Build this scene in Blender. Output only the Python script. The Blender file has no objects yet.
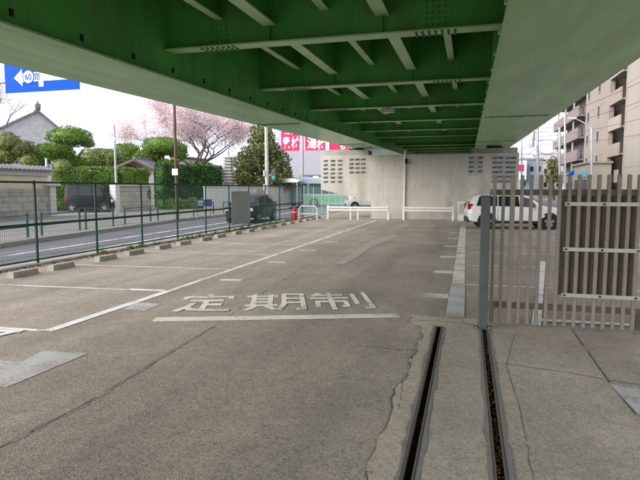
import bpy, math, random
import numpy as np
from mathutils import Vector, Matrix
random.seed(7); rng = np.random.default_rng(7)
scene = bpy.context.scene
COL = scene.collection
R_ = math.radians

# ------------------------------------------------------------------ camera
CAM_H = 1.65; F = 540.0
AX_R = Vector((0.96473135, 0.26323645, 0.0))
AX_U = Vector((-0.02475108, 0.09070986, 0.99556974))
AX_F = Vector((-0.26207025, 0.96045733, -0.09402603))
cam_d = bpy.data.cameras.new('camera'); cam = bpy.data.objects.new('camera', cam_d); COL.objects.link(cam)
cam_d.sensor_width = 36; cam_d.sensor_fit = 'HORIZONTAL'; cam_d.lens = F / 640 * 36
cam_d.clip_start = 0.05; cam_d.clip_end = 3000
m = Matrix.Identity(4)
for i in range(3):
    m[i][0] = AX_R[i]; m[i][1] = AX_U[i]; m[i][2] = -AX_F[i]
m[2][3] = CAM_H
cam.matrix_world = m
scene.camera = cam

# ------------------------------------------------------------------ world, sun, exposure
SUN_EL, SUN_AZ = R_(27), R_(-130)
w = bpy.data.worlds.new('World'); scene.world = w; w.use_nodes = True
nt = w.node_tree; nt.nodes.clear()
o_w = nt.nodes.new('ShaderNodeOutputWorld')
sky = nt.nodes.new('ShaderNodeTexSky'); sky.sky_type = 'NISHITA'; sky.sun_disc = False
sky.sun_elevation = SUN_EL; sky.sun_rotation = SUN_AZ
sky.air_density = 1.0; sky.dust_density = 3.0
bg1 = nt.nodes.new('ShaderNodeBackground'); bg1.inputs[1].default_value = 0.05
nt.links.new(sky.outputs[0], bg1.inputs[0])
bg2 = nt.nodes.new('ShaderNodeBackground')
tc = nt.nodes.new('ShaderNodeTexCoord')
mp = nt.nodes.new('ShaderNodeMapping'); mp.inputs['Scale'].default_value = (1, 1, 2.6)
nz = nt.nodes.new('ShaderNodeTexNoise'); nz.inputs['Scale'].default_value = 2.2; nz.inputs['Detail'].default_value = 6
nt.links.new(tc.outputs['Generated'], mp.inputs[0]); nt.links.new(mp.outputs[0], nz.inputs[0])
cr = nt.nodes.new('ShaderNodeValToRGB')
cr.color_ramp.elements[0].position = 0.3; cr.color_ramp.elements[0].color = (0.60, 0.625, 0.73, 1)
cr.color_ramp.elements[1].position = 0.7; cr.color_ramp.elements[1].color = (0.74, 0.75, 0.82, 1)
nt.links.new(nz.outputs[0], cr.inputs[0]); nt.links.new(cr.outputs[0], bg2.inputs[0]); bg2.inputs[1].default_value = 0.50
mx = nt.nodes.new('ShaderNodeMixShader'); mx.inputs[0].default_value = 0.9
nt.links.new(bg1.outputs[0], mx.inputs[1]); nt.links.new(bg2.outputs[0], mx.inputs[2]); nt.links.new(mx.outputs[0], o_w.inputs[0])

sd = bpy.data.lights.new('sun', 'SUN'); sd.energy = 1.5; sd.angle = R_(55); sd.color = (1, 0.96, 0.9)
so = bpy.data.objects.new('sun', sd); COL.objects.link(so)
sdir = Vector((math.sin(SUN_AZ) * math.cos(SUN_EL), math.cos(SUN_AZ) * math.cos(SUN_EL), math.sin(SUN_EL)))
so.rotation_euler = (-sdir).to_track_quat('-Z', 'Y').to_euler(); so.location = (0, 0, 40)
scene.view_settings.view_transform = 'Standard'; scene.view_settings.look = 'None'
scene.view_settings.exposure = 1.88; scene.view_settings.gamma = 1
scene.render.engine = 'CYCLES'
scene.cycles.max_bounces = 8; scene.cycles.diffuse_bounces = 5; scene.cycles.transparent_max_bounces = 8
scene.cycles.caustics_reflective = False; scene.cycles.caustics_refractive = False

# ------------------------------------------------------------------ measuring helpers (sight line -> real place)
def ray(px, py):
    return AX_R * ((px - 320) / F) + AX_U * (-(py - 240) / F) + AX_F
def G(px, py, z=0.0):
    r = ray(px, py); t = (z - CAM_H) / r.z
    return Vector((r.x * t, r.y * t, z))
def AX(px, py, X):
    r = ray(px, py); t = X / r.x; return Vector((X, r.y * t, CAM_H + r.z * t))
def AY(px, py, Y):
    r = ray(px, py); t = Y / r.y; return Vector((r.x * t, Y, CAM_H + r.z * t))

# ------------------------------------------------------------------ materials
MATS = {}
def mat(name, col, rough=0.75, var=0.14, scale=2.5, bump=0.0, bscale=60, metal=0.0, spec=0.35,
        dirt=None, dirt_amt=0.0, dirt_scale=0.8, rnd=0.0, island=0.0, stretch=(1, 1, 1), coat=0.0, fine=0.0, col2=None):
    if name in MATS: return MATS[name]
    M = bpy.data.materials.new(name); M.use_nodes = True
    t = M.node_tree; b = t.nodes['Principled BSDF']
    N = lambda k: t.nodes.new(k)
    L = t.links.new
    b.inputs['Roughness'].default_value = rough; b.inputs['Metallic'].default_value = metal
    b.inputs['Specular IOR Level'].default_value = spec
    if coat: b.inputs['Coat Weight'].default_value = coat; b.inputs['Coat Roughness'].default_value = 0.08
    tcn = N('ShaderNodeTexCoord'); mpn = N('ShaderNodeMapping'); mpn.inputs['Scale'].default_value = stretch
    L(tcn.outputs['Object'], mpn.inputs[0])
    n1 = N('ShaderNodeTexNoise'); n1.inputs['Scale'].default_value = scale; n1.inputs['Detail'].default_value = 7
    n1.inputs['Roughness'].default_value = 0.62
    L(mpn.outputs[0], n1.inputs[0])
    rp = N('ShaderNodeValToRGB'); e = rp.color_ramp.elements
    e[0].position = 0.28; e[1].position = 0.72
    c2 = col2 if col2 else col
    e[0].color = tuple(max(0, c * (1 - var)) for c in col) + (1,)
    e[1].color = tuple(min(1, c * (1 + var)) for c in c2) + (1,)
    L(n1.outputs[0], rp.inputs[0]); out = rp.outputs[0]
    def mul(out, fac_out, lo, hi):
        mr = N('ShaderNodeMapRange'); mr.inputs[3].default_value = lo; mr.inputs[4].default_value = hi
        L(fac_out, mr.inputs[0])
        mm = N('ShaderNodeMix'); mm.data_type = 'RGBA'; mm.blend_type = 'MULTIPLY'; mm.inputs[0].default_value = 1
        L(out, mm.inputs[6]); L(mr.outputs[0], mm.inputs[7]); return mm.outputs[2]
    if fine:
        n4 = N('ShaderNodeTexNoise'); n4.inputs['Scale'].default_value = 130; n4.inputs['Detail'].default_value = 3
        L(tcn.outputs['Object'], n4.inputs[0]); out = mul(out, n4.outputs[0], 1 - fine, 1 + fine)
    if rnd:
        oi = N('ShaderNodeObjectInfo'); out = mul(out, oi.outputs['Random'], 1 - rnd, 1 + rnd)
    if island:
        ge = N('ShaderNodeNewGeometry'); out = mul(out, ge.outputs['Random Per Island'], 1 - island, 1 + island)
    if dirt:
        n2 = N('ShaderNodeTexNoise'); n2.inputs['Scale'].default_value = dirt_scale; n2.inputs['Detail'].default_value = 8
        n2.inputs['Roughness'].default_value = 0.7
        L(mpn.outputs[0], n2.inputs[0])
        r2 = N('ShaderNodeValToRGB'); r2.color_ramp.elements[0].position = 0.48; r2.color_ramp.elements[1].position = 0.72
        r2.color_ramp.elements[1].color = (dirt_amt,) * 3 + (1,)
        L(n2.outputs[0], r2.inputs[0])
        mm = N('ShaderNodeMix'); mm.data_type = 'RGBA'; L(r2.outputs[0], mm.inputs[0]); L(out, mm.inputs[6])
        mm.inputs[7].default_value = tuple(dirt) + (1,); out = mm.outputs[2]
    L(out, b.inputs['Base Color'])
    if bump:
        n3 = N('ShaderNodeTexNoise'); n3.inputs['Scale'].default_value = bscale; n3.inputs['Detail'].default_value = 4
        L(tcn.outputs['Object'], n3.inputs[0])
        bp = N('ShaderNodeBump'); bp.inputs['Strength'].default_value = bump; bp.inputs['Distance'].default_value = 0.02
        L(n3.outputs[0], bp.inputs['Height']); L(bp.outputs[0], b.inputs['Normal'])
    MATS[name] = M; return M

def asphalt(name, base, stain, speck=0.35, crack=0.0):
    if name in MATS: return MATS[name]
    M = bpy.data.materials.new(name); M.use_nodes = True
    t = M.node_tree; b = t.nodes['Principled BSDF']; N = lambda k: t.nodes.new(k); L = t.links.new
    b.inputs['Roughness'].default_value = 0.9; b.inputs['Specular IOR Level'].default_value = 0.2
    tcn = N('ShaderNodeTexCoord'); P = tcn.outputs['Object']
    def noise(s, d=6, r=0.6):
        n = N('ShaderNodeTexNoise'); n.inputs['Scale'].default_value = s; n.inputs['Detail'].default_value = d
        n.inputs['Roughness'].default_value = r; L(P, n.inputs[0]); return n.outputs[0]
    def ramp(i, a, c, lo, hi):
        r = N('ShaderNodeValToRGB'); r.color_ramp.elements[0].position = a; r.color_ramp.elements[1].position = c
        r.color_ramp.elements[0].color = lo; r.color_ramp.elements[1].color = hi; L(i, r.inputs[0]); return r.outputs[0]
    def mix(f, a, c, mode='MIX'):
        mm = N('ShaderNodeMix'); mm.data_type = 'RGBA'; mm.blend_type = mode
        if isinstance(f, (int, float)): mm.inputs[0].default_value = f
        else: L(f, mm.inputs[0])
        for k, v in ((6, a), (7, c)):
            if isinstance(v, tuple): mm.inputs[k].default_value = v
            else: L(v, mm.inputs[k])
        return mm.outputs[2]
    c0 = ramp(noise(0.55, 8, 0.65), 0.32, 0.68, tuple(x * 0.80 for x in base) + (1,), tuple(x * 1.14 for x in base) + (1,))
    c1 = mix(ramp(noise(0.23, 9, 0.72), 0.5, 0.68, (0, 0, 0, 1), (0.55,) * 3 + (1,)), c0, tuple(stain) + (1,))
    mpt = N('ShaderNodeMapping'); mpt.inputs['Scale'].default_value = (1.5, 0.09, 1); L(P, mpt.inputs[0])
    nt2 = N('ShaderNodeTexNoise'); nt2.inputs['Scale'].default_value = 1.0; nt2.inputs['Detail'].default_value = 5; L(mpt.outputs[0], nt2.inputs[0])
    c1 = mix(1.0, c1, ramp(nt2.outputs[0], 0.35, 0.65, (0.84, 0.84, 0.85, 1), (1.08, 1.07, 1.05, 1)), 'MULTIPLY')
    c2 = mix(1.0, c1, ramp(noise(7, 7, 0.7), 0.25, 0.75, (0.86,) * 3 + (1,), (1.12,) * 3 + (1,)), 'MULTIPLY')
    vo = N('ShaderNodeTexVoronoi'); vo.inputs['Scale'].default_value = 120; L(P, vo.inputs['Vector'])
    sp = N('ShaderNodeSeparateColor'); L(vo.outputs['Color'], sp.inputs[0])
    c3 = mix(1.0, c2, ramp(sp.outputs[0], 0.0, 1.0, (1 - speck,) * 3 + (1,), (1 + speck,) * 3 + (1,)), 'MULTIPLY')
    vb = N('ShaderNodeTexVoronoi'); vb.inputs['Scale'].default_value = 42; L(P, vb.inputs['Vector'])
    sb2 = N('ShaderNodeSeparateColor'); L(vb.outputs['Color'], sb2.inputs[0])
    c3 = mix(1.0, c3, ramp(sb2.outputs[1], 0.0, 0.22, (1 - speck * 0.6,) * 3 + (1,), (1.03,) * 3 + (1,)), 'MULTIPLY')
    c3 = mix(1.0, c3, ramp(noise(31, 7, 0.8), 0.3, 0.7, (0.92,) * 3 + (1,), (1.07,) * 3 + (1,)), 'MULTIPLY')
    # dark spots (oil, gum)
    v2 = N('ShaderNodeTexVoronoi'); v2.inputs['Scale'].default_value = 3.1; L(P, v2.inputs['Vector'])
    c4 = mix(ramp(v2.outputs['Distance'], 0.03, 0.055, (0.5,) * 3 + (1,), (0, 0, 0, 1)), c3, (0.055, 0.05, 0.045, 1))
    L(c4, b.inputs['Base Color'])
    bp = N('ShaderNodeBump'); bp.inputs['Strength'].default_value = 0.55; bp.inputs['Distance'].default_value = 0.006
    L(vo.outputs['Distance'], bp.inputs['Height']); L(bp.outputs[0], b.inputs['Normal'])
    MATS[name] = M; return M

def paint_mark(name, col, under, wear=0.5):
    """worn road paint: chips show the asphalt colour"""
    if name in MATS: return MATS[name]
    M = mat(name, col, 0.8, 0.10, 3, fine=0.12)
    t = M.node_tree; b = t.nodes['Principled BSDF']; N = lambda k: t.nodes.new(k); L = t.links.new
    src = b.inputs['Base Color'].links[0].from_socket
    tcn = N('ShaderNodeTexCoord'); n = N('ShaderNodeTexNoise'); n.inputs['Scale'].default_value = 26; n.inputs['Detail'].default_value = 9
    n.inputs['Roughness'].default_value = 0.75; L(tcn.outputs['Object'], n.inputs[0])
    n2 = N('ShaderNodeTexNoise'); n2.inputs['Scale'].default_value = 2.2; n2.inputs['Detail'].default_value = 4; L(tcn.outputs['Object'], n2.inputs[0])
    ad = N('ShaderNodeMath'); ad.operation = 'MULTIPLY_ADD'; ad.inputs[1].default_value = 0.6; L(n2.outputs[0], ad.inputs[0]); L(n.outputs[0], ad.inputs[2])
    r = N('ShaderNodeValToRGB'); r.color_ramp.elements[0].position = 0.95 - wear * 0.28; r.color_ramp.elements[1].position = 1.02 - wear * 0.24
    L(ad.outputs[0], r.inputs[0])
    mm = N('ShaderNodeMix'); mm.data_type = 'RGBA'; L(r.outputs[0], mm.inputs[0]); L(src, mm.inputs[6]); mm.inputs[7].default_value = tuple(under) + (1,)
    L(mm.outputs[2], b.inputs['Base Color']); return M

def glass(name, tint=(0.02, 0.025, 0.03), rough=0.06):
    if name in MATS: return MATS[name]
    M = bpy.data.materials.new(name); M.use_nodes = True; b = M.node_tree.nodes['Principled BSDF']
    b.inputs['Base Color'].default_value = tint + (1,); b.inputs['Roughness'].default_value = rough
    b.inputs['Specular IOR Level'].default_value = 0.6
    MATS[name] = M; return M

LOT = (0.40, 0.346, 0.298)
M_lot = asphalt('lot asphalt', LOT, (0.275, 0.238, 0.208), 0.34)
M_apron = asphalt('apron concrete', (0.51, 0.445, 0.378), (0.37, 0.322, 0.275), 0.28)
M_road = asphalt('road asphalt', (0.165, 0.165, 0.18), (0.13, 0.13, 0.135), 0.25)
M_pave = asphalt('pavement concrete', (0.25, 0.24, 0.225), (0.2, 0.195, 0.185), 0.2)
M_terr = asphalt('far ground', (0.27, 0.265, 0.25), (0.2, 0.2, 0.18), 0.2)
M_kerb = mat('kerb concrete', (0.36, 0.345, 0.31), 0.9, 0.2, 3, 0.3, 50, dirt=(0.14, 0.12, 0.09), dirt_amt=0.6, dirt_scale=2.5, fine=0.12)
M_white = paint_mark('fresh white paint', (0.84, 0.84, 0.83), LOT, 0.34)
M_cream = paint_mark('old cream paint', (0.76, 0.73, 0.64), LOT, 0.52)
M_grey = paint_mark('blue grey paint', (0.54, 0.545, 0.555), LOT, 0.58)
M_kanji = paint_mark('worn lettering paint', (0.82, 0.79, 0.71), LOT, 0.40)
M_rwhite = paint_mark('road white paint', (0.72, 0.72, 0.72), (0.2, 0.2, 0.215), 0.5)
M_crack = mat('crack', (0.12, 0.105, 0.088), 0.95, 0.3, 8)
M_tar = mat('tar seam', (0.285, 0.25, 0.215), 0.9, 0.25, 5, 0.2)
M_soffit = mat('weathered green girder paint', (0.27, 0.53, 0.215), 0.30, 0.26, 1.0, 0.03, 6, spec=0.5, dirt=(0.29, 0.33, 0.15), dirt_amt=0.7, dirt_scale=0.9, stretch=(2.4, 0.35, 1), fine=0.05)
M_green = mat('green bridge paint', (0.075, 0.34, 0.062), 0.42, 0.25, 0.9, 0.04, 10, dirt=(0.10, 0.145, 0.055), dirt_amt=0.8, dirt_scale=1.3, stretch=(1.3, 1.3, 0.4), spec=0.45)
M_flange = mat('bounce-lit green flange paint', (0.38, 0.60, 0.33), 0.5, 0.12, 1.5, dirt=(0.2, 0.24, 0.16), dirt_amt=0.5)  # lighter than the webs: ground bounce on the downward flanges put into the colour
M_bolt = mat('bolt green', (0.045, 0.18, 0.05), 0.5, 0.2)
M_dark = mat('dark hole', (0.012, 0.014, 0.012), 0.9, 0.1)
M_conc = mat('pier concrete', (0.55, 0.52, 0.47), 0.9, 0.12, 1.1, 0.15, 30, dirt=(0.33, 0.30, 0.255), dirt_amt=0.8, dirt_scale=0.9, stretch=(1, 1, 0.4), fine=0.06)
M_conc2 = mat('bearing seat concrete', (0.40, 0.375, 0.33), 0.9, 0.16, 2, 0.15, 30, dirt=(0.2, 0.18, 0.15), dirt_amt=0.6, dirt_scale=1.5)
M_anch = mat('anchor steel', (0.16, 0.175, 0.18), 0.6, 0.25, 9, island=0.35)
M_wmetal = mat('white painted steel', (0.78, 0.77, 0.74), 0.45, 0.06, 3, dirt=(0.42, 0.38, 0.32), dirt_amt=0.5, dirt_scale=3)
M_bar = mat('taupe gate steel', (0.28, 0.246, 0.203), 0.5, 0.12, 4, dirt=(0.13, 0.1, 0.08), dirt_amt=0.5, dirt_scale=5, rnd=0.08)
M_slat = mat('taupe panel sheet', (0.29, 0.258, 0.212), 0.55, 0.12, 3, dirt=(0.12, 0.09, 0.07), dirt_amt=0.6, dirt_scale=4, rnd=0.08)
M_strap = mat('galvanised strap', (0.52, 0.50, 0.48), 0.45, 0.1, 8, metal=0.3)
M_post = mat('dark grey post paint', (0.10, 0.11, 0.113), 0.5, 0.12, 3, dirt=(0.16, 0.15, 0.13), dirt_amt=0.3, dirt_scale=4)
M_fence = mat('dark green fence paint', (0.012, 0.055, 0.042), 0.45, 0.2, 3)
M_wire = mat('green wire', (0.02, 0.06, 0.048), 0.5, 0.2, 3)
M_pfence = mat('pale teal fence paint', (0.30, 0.50, 0.47), 0.5, 0.15, 3)
M_rail = mat('rusty steel track', (0.20, 0.175, 0.155), 0.6, 0.25, 9, metal=0.4, dirt=(0.16, 0.08, 0.045), dirt_amt=0.8, dirt_scale=9)
M_mortar = mat('grey mortar repair', (0.235, 0.23, 0.225), 0.9, 0.2, 7, 0.3, 60, dirt=(0.3, 0.27, 0.23), dirt_amt=0.7, dirt_scale=6)
M_soil = mat('dark soil', (0.035, 0.027, 0.02), 0.95, 0.3, 20)
M_dead = mat('dead leaves', (0.15, 0.085, 0.045), 0.8, 0.3, 4, island=0.5)
M_weed = mat('weed leaves', (0.07, 0.13, 0.03), 0.8, 0.3, 4, island=0.4)

# ------------------------------------------------------------------ mesh builder
class MB:
    def __init__(s): s.v = []; s.f = []
    def add(s, vs, fs):
        n = len(s.v); s.v += [tuple(v) for v in vs]; s.f += [tuple(i + n for i in f) for f in fs]; return s
    def box(s, x0, x1, y0, y1, z0, z1):
        return s.add([(x0, y0, z0), (x1, y0, z0), (x1, y1, z0), (x0, y1, z0), (x0, y0, z1), (x1, y0, z1), (x1, y1, z1), (x0, y1, z1)],
                     [(0, 3, 2, 1), (4, 5, 6, 7), (0, 1, 5, 4), (1, 2, 6, 5), (2, 3, 7, 6), (3, 0, 4, 7)])
    def bbox(s, x0, x1, y0, y1, z0, z1, c):
        """box with its upright and top edges chamfered"""
        pts = [(x0 + c, y0), (x1 - c, y0), (x1, y0 + c), (x1, y1 - c), (x1 - c, y1), (x0 + c, y1), (x0, y1 - c), (x0, y0 + c)]
        top = [(x0 + 2 * c, y0 + c), (x1 - 2 * c, y0 + c), (x1 - c, y0 + 2 * c), (x1 - c, y1 - 2 * c), (x1 - 2 * c, y1 - c), (x0 + 2 * c, y1 - c), (x0 + c, y1 - 2 * c), (x0 + c, y0 + 2 * c)]
        vs = [(p[0], p[1], z0) for p in pts] + [(p[0], p[1], z1 - c) for p in pts] + [(p[0], p[1], z1) for p in top]
        fs = [tuple(range(7, -1, -1)), tuple(range(16, 24))]
        for k in (0, 8):
            for i in range(8): fs.append((k + i, k + (i + 1) % 8, k + 8 + (i + 1) % 8, k + 8 + i))
        return s.add(vs, fs)
    def tube(s, a, b, r0, r1=None, n=8, caps=True):
        a = Vector(a); b = Vector(b); r1 = r0 if r1 is None else r1
        d = (b - a)
        if d.length < 1e-6: return s
        d.normalize(); u = d.orthogonal().normalized(); v = d.cross(u)
        vs = []
        for c, r in ((a, r0), (b, r1)):
            for i in range(n):
                t = 2 * math.pi * i / n; vs.append(c + u * (r * math.cos(t)) + v * (r * math.sin(t)))
        fs = [(i, (i + 1) % n, n + (i + 1) % n, n + i) for i in range(n)]
        if caps: fs += [tuple(range(n - 1, -1, -1)), tuple(range(n, 2 * n))]
        return s.add(vs, fs)
    def path(s, pts, r, n=6):
        for i in range(len(pts) - 1): s.tube(pts[i], pts[i + 1], r, r, n)
        return s
    def prism(s, pts, off):
        """closed planar polygon pts pushed along vector off"""
        n = len(pts); o = Vector(off); pts = [Vector(p) for p in pts]
        vs = pts + [p + o for p in pts]
        fs = [tuple(range(n - 1, -1, -1)), tuple(range(n, 2 * n))] + [(i, (i + 1) % n, n + (i + 1) % n, n + i) for i in range(n)]
        return s.add(vs, fs)
    def poly(s, pts): return s.add(pts, [tuple(range(len(pts)))])
    def lathe(s, prof, c, axis='z', n=16):
        vs = []; fs = []
        for (r, h) in prof:
            for i in range(n):
                t = 2 * math.pi * i / n; x, y = r * math.cos(t), r * math.sin(t)
                vs.append(Vector(c) + (Vector((x, y, h)) if axis == 'z' else Vector((x, h, y)) if axis == 'y' else Vector((h, x, y))))
        for k in range(len(prof) - 1):
            for i in range(n): fs.append((k * n + i, k * n + (i + 1) % n, (k + 1) * n + (i + 1) % n, (k + 1) * n + i))
        fs += [tuple(range(n - 1, -1, -1)), tuple(range((len(prof) - 1) * n, len(prof) * n))]
        return s.add(vs, fs)
    def build(s, name, m, parent=None, world=False, smooth=None):
        me = bpy.data.meshes.new(name); me.from_pydata(s.v, [], s.f); me.update()
        return link(name, me, m, parent, world, smooth)
def link(name, me, m, parent=None, world=False, smooth=None):
    me.materials.append(m)
    if smooth is not None:
        me.polygons.foreach_set('use_smooth', [True] * len(me.polygons)); me.set_sharp_from_angle(angle=R_(smooth))
    o = bpy.data.objects.new(name, me); COL.objects.link(o)
    if parent:
        o.parent = parent
        if world: o.matrix_parent_inverse = world_m(parent).inverted()
    return o
def world_m(o):
    M = Matrix.Translation(o.location) @ o.rotation_euler.to_matrix().to_4x4()
    return world_m(o.parent) @ o.matrix_parent_inverse @ M if o.parent else M
def tag(o, label=None, cat=None, group=None, kind=None):
    if label: o['label'] = label
    if cat: o['category'] = cat
    if group: o['group'] = group
    if kind: o['kind'] = kind
    return o
def thing(name, label, cat, loc=(0, 0, 0), rotz=0.0, group=None):
    o = bpy.data.objects.new(name, None); COL.objects.link(o); o.empty_display_size = 0.2
    o.location = loc; o.rotation_euler = (0, 0, rotz); return tag(o, label, cat, group)
def struct(name, mb, m, parent=None):
    return tag(mb.build(name, m, parent), kind='structure' if parent is None else None)
def dup(root, loc=None, rotz=None, label=None):
    r = root.copy(); COL.objects.link(r)
    if loc is not None: r.location = loc
    if rotz is not None: r.rotation_euler = (0, 0, rotz)
    if label: r['label'] = label
    for c in list(root.children):
        d = c.copy(); COL.objects.link(d); d.parent = r; d.matrix_parent_inverse = c.matrix_parent_inverse.copy()
        for g in list(c.children):
            e = g.copy(); COL.objects.link(e); e.parent = d; e.matrix_parent_inverse = g.matrix_parent_inverse.copy()
    return r
def quads_obj(name, V, m, parent=None, world=False):
    """V: (n,4,3) array -> one mesh of loose quads"""
    n = len(V); me = bpy.data.meshes.new(name)
    me.vertices.add(n * 4); me.vertices.foreach_set('co', V.reshape(-1).astype(np.float32))
    me.loops.add(n * 4); me.loops.foreach_set('vertex_index', np.arange(n * 4, dtype=np.int32))
    me.polygons.add(n); me.polygons.foreach_set('loop_start', np.arange(0, n * 4, 4, dtype=np.int32))
    me.update(calc_edges=True); me.validate()
    return link(name, me, m, parent, world)
def sheet(name, pts, z, m, parent=None):
    return MB().poly([(p[0], p[1], z) for p in pts]).build(name, m, parent)
def text_mesh(txt, size=1.0, offset=0.0):
    cu = bpy.data.curves.new('lettering', 'FONT'); cu.body = txt; cu.size = size; cu.offset = offset
    cu.align_x = 'CENTER'; cu.align_y = 'CENTER'; cu.resolution_u = 3
    o = bpy.data.objects.new('lettering_tmp', cu); COL.objects.link(o)
    dg = bpy.context.evaluated_depsgraph_get(); me = bpy.data.meshes.new_from_object(o.evaluated_get(dg))
    bpy.data.objects.remove(o); bpy.data.curves.remove(cu)
    return me
def place_text(name, txt, c, ex, ey, w_, h_, m, parent=None, offset=0.0, world=False, thick=None):
    """lettering fitted to a w_ x h_ rectangle centred at c with axes ex, ey"""
    me = text_mesh(txt, 1.0, offset); n = len(me.vertices)
    co = np.zeros(n * 3, np.float32); me.vertices.foreach_get('co', co); co = co.reshape(-1, 3)
    lo, hi = co.min(0), co.max(0)
    u = (co[:, 0] - (lo[0] + hi[0]) / 2) / max(hi[0] - lo[0], 1e-6) * w_; v = (co[:, 1] - (lo[1] + hi[1]) / 2) / max(hi[1] - lo[1], 1e-6) * h_
    ex = np.array(Vector(ex).normalized()); ey = np.array(Vector(ey).normalized())
    P = np.array(c)[None] + u[:, None] * ex[None] + v[:, None] * ey[None]
    me.vertices.foreach_set('co', P.astype(np.float32).reshape(-1)); me.update(); me.materials.clear()
    return link(name, me, m, parent, world)

# ------------------------------------------------------------------ ground, lot, road
GX0, GX1 = -9.45, 9.0
SLOTS = [(-0.335, -0.255), (0.185, 0.262)]; SLOT_Y = (-2.0, 6.52)
def holed(xs, ys, z, holes):
    b = MB()
    for i in range(len(xs) - 1):
        for j in range(len(ys) - 1):
            cx, cy = (xs[i] + xs[i + 1]) / 2, (ys[j] + ys[j + 1]) / 2
            if any(h[0] < cx < h[1] and h[2] < cy < h[3] for h in holes): continue
            b.poly([(xs[i], ys[j], z), (xs[i + 1], ys[j], z), (xs[i + 1], ys[j + 1], z), (xs[i], ys[j + 1], z)])
    return b
holes = [(a, c, SLOT_Y[0], SLOT_Y[1]) for a, c in SLOTS]
cutx = sorted([c for s in SLOTS for c in s])
struct('ground', MB().poly([(-900, -300, -0.16), (900, -300, -0.16), (900, 1500, -0.16), (-900, 1500, -0.16)]), M_terr)
lot = struct('parking_lot', holed([GX0] + cutx + [GX1], [-25, SLOT_Y[0], SLOT_Y[1], 48], 0.0, holes).box(GX0, GX1, 48, 48.01, -0.16, 0).box(GX1, GX1 + .01, -25, 48, -0.16, 0), M_lot)
APX0, APX1, APY1 = -0.52, 6.0, 7.02
apr = holed([-0.45] + cutx + [APX1], [-8, SLOT_Y[0], SLOT_Y[1], APY1], 0.004, holes)
# ragged broken left edge of the concrete
edge = []
yy = -8.0
while yy < APY1:
    edge.append((-0.50 + random.uniform(-0.035, 0.03) + 0.03 * math.sin(yy * 1.3) - (0.18 if yy > 6.6 else 0), yy)); yy += random.uniform(0.08, 0.2)
edge.append((-0.78, APY1))
for i in range(len(edge) - 1):
    a, b_ = edge[i], edge[i + 1]
    apr.poly([(a[0], a[1], 0.004), (-0.45, a[1], 0.004), (-0.45, b_[1], 0.004), (b_[0], b_[1], 0.004)])
apron = struct('gate_apron', apr, M_apron)
cr_ = MB()
for i in range(len(edge) - 1):
    a, b_ = edge[i], edge[i + 1]; wd = random.choice([0.001, 0.002, 0.004, 0.009])
    if random.random() < .28: continue
    cr_.poly([(a[0] - wd, a[1], 0.0062), (a[0] + 0.004, a[1], 0.0062), (b_[0] + 0.004, b_[1], 0.0062), (b_[0] - wd * 0.7, b_[1], 0.0062)])
cr_.build('crack', M_crack, apron)
def crack(pts, wd, z, m, parent, jit=0.02, seg=0.12, name='crack', skip=0.12):
    b = MB(); P_ = []
    for i in range(len(pts) - 1):
        a, c = Vector(pts[i][:2]), Vector(pts[i + 1][:2]); n = max(1, int((c - a).length / seg))
        for k in range(n): P_.append(a.lerp(c, k / n) + Vector((random.uniform(-jit, jit), random.uniform(-jit, jit))))
    P_.append(Vector(pts[-1][:2]))
    for i in range(len(P_) - 1):
        if random.random() < skip: continue
        d = (P_[i + 1] - P_[i]).normalized(); nn = Vector((-d.y, d.x)); w0 = wd * random.uniform(0.4, 1.0); w1 = wd * random.uniform(0.4, 1.0)
        b.poly([(*(P_[i] - nn * w0), z), (*(P_[i + 1] - nn * w1), z), (*(P_[i + 1] + nn * w1), z), (*(P_[i] + nn * w0), z)])
    return b.build(name, m, parent)
gp = lambda L: [G(*p) for p in L]
crack(gp([(-60, 474), (0, 447), (70, 412), (145, 369), (215, 326), (236, 311), (275, 285), (330, 252), (372, 232), (392, 222)]), 0.005, 0.003, M_crack, lot, 0.012, .07, 'crack', .4)
crack(gp([(0, 447), (90, 402), (180, 346), (215, 326)]), 0.03, 0.002, M_tar, lot, 0.015, 0.06, 'seam', 0)
crack(gp([(60, 296), (150, 276), (225, 257), (300, 235)]), 0.006, 0.003, M_crack, lot, 0.012)
crack(gp([(0, 310), (120, 300)]), 0.004, 0.003, M_crack, lot, 0.015)
crack(gp([(350, 345), (400, 350), (430, 352)]), 0.005, 0.003, M_crack, lot, 0.012)
crack(gp([(398, 410), (404, 378), (418, 340), (422, 325)]), 0.003, 0.0065, M_crack, apron, 0.012, 0.06)
crack(gp([(515, 334), (506, 365), (520, 410), (533, 480)]), 0.003, 0.0065, M_crack, apron, 0.006, 0.08)
crack(gp([(503, 364), (560, 372), (610, 381), (660, 388)]), 0.0065, 0.0065, M_crack, apron, 0.005)
crack(gp([(572, 330), (592, 358), (608, 381), (630, 408), (660, 445)]), 0.009, 0.0066, M_crack, apron, 0.003)
crack(gp([(400, 322), (430, 321), (470, 324)]), 0.008, 0.0065, M_crack, apron, 0.01, 0.05)
MB().poly([(*G(608, 383)[:2], 0.007), (*G(622, 388)[:2], 0.007), (*G(665, 392)[:2], 0.007), (*G(665, 425)[:2], 0.007), (*G(638, 415)[:2], 0.007)]).build('patch', M_grey, apron)

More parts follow.
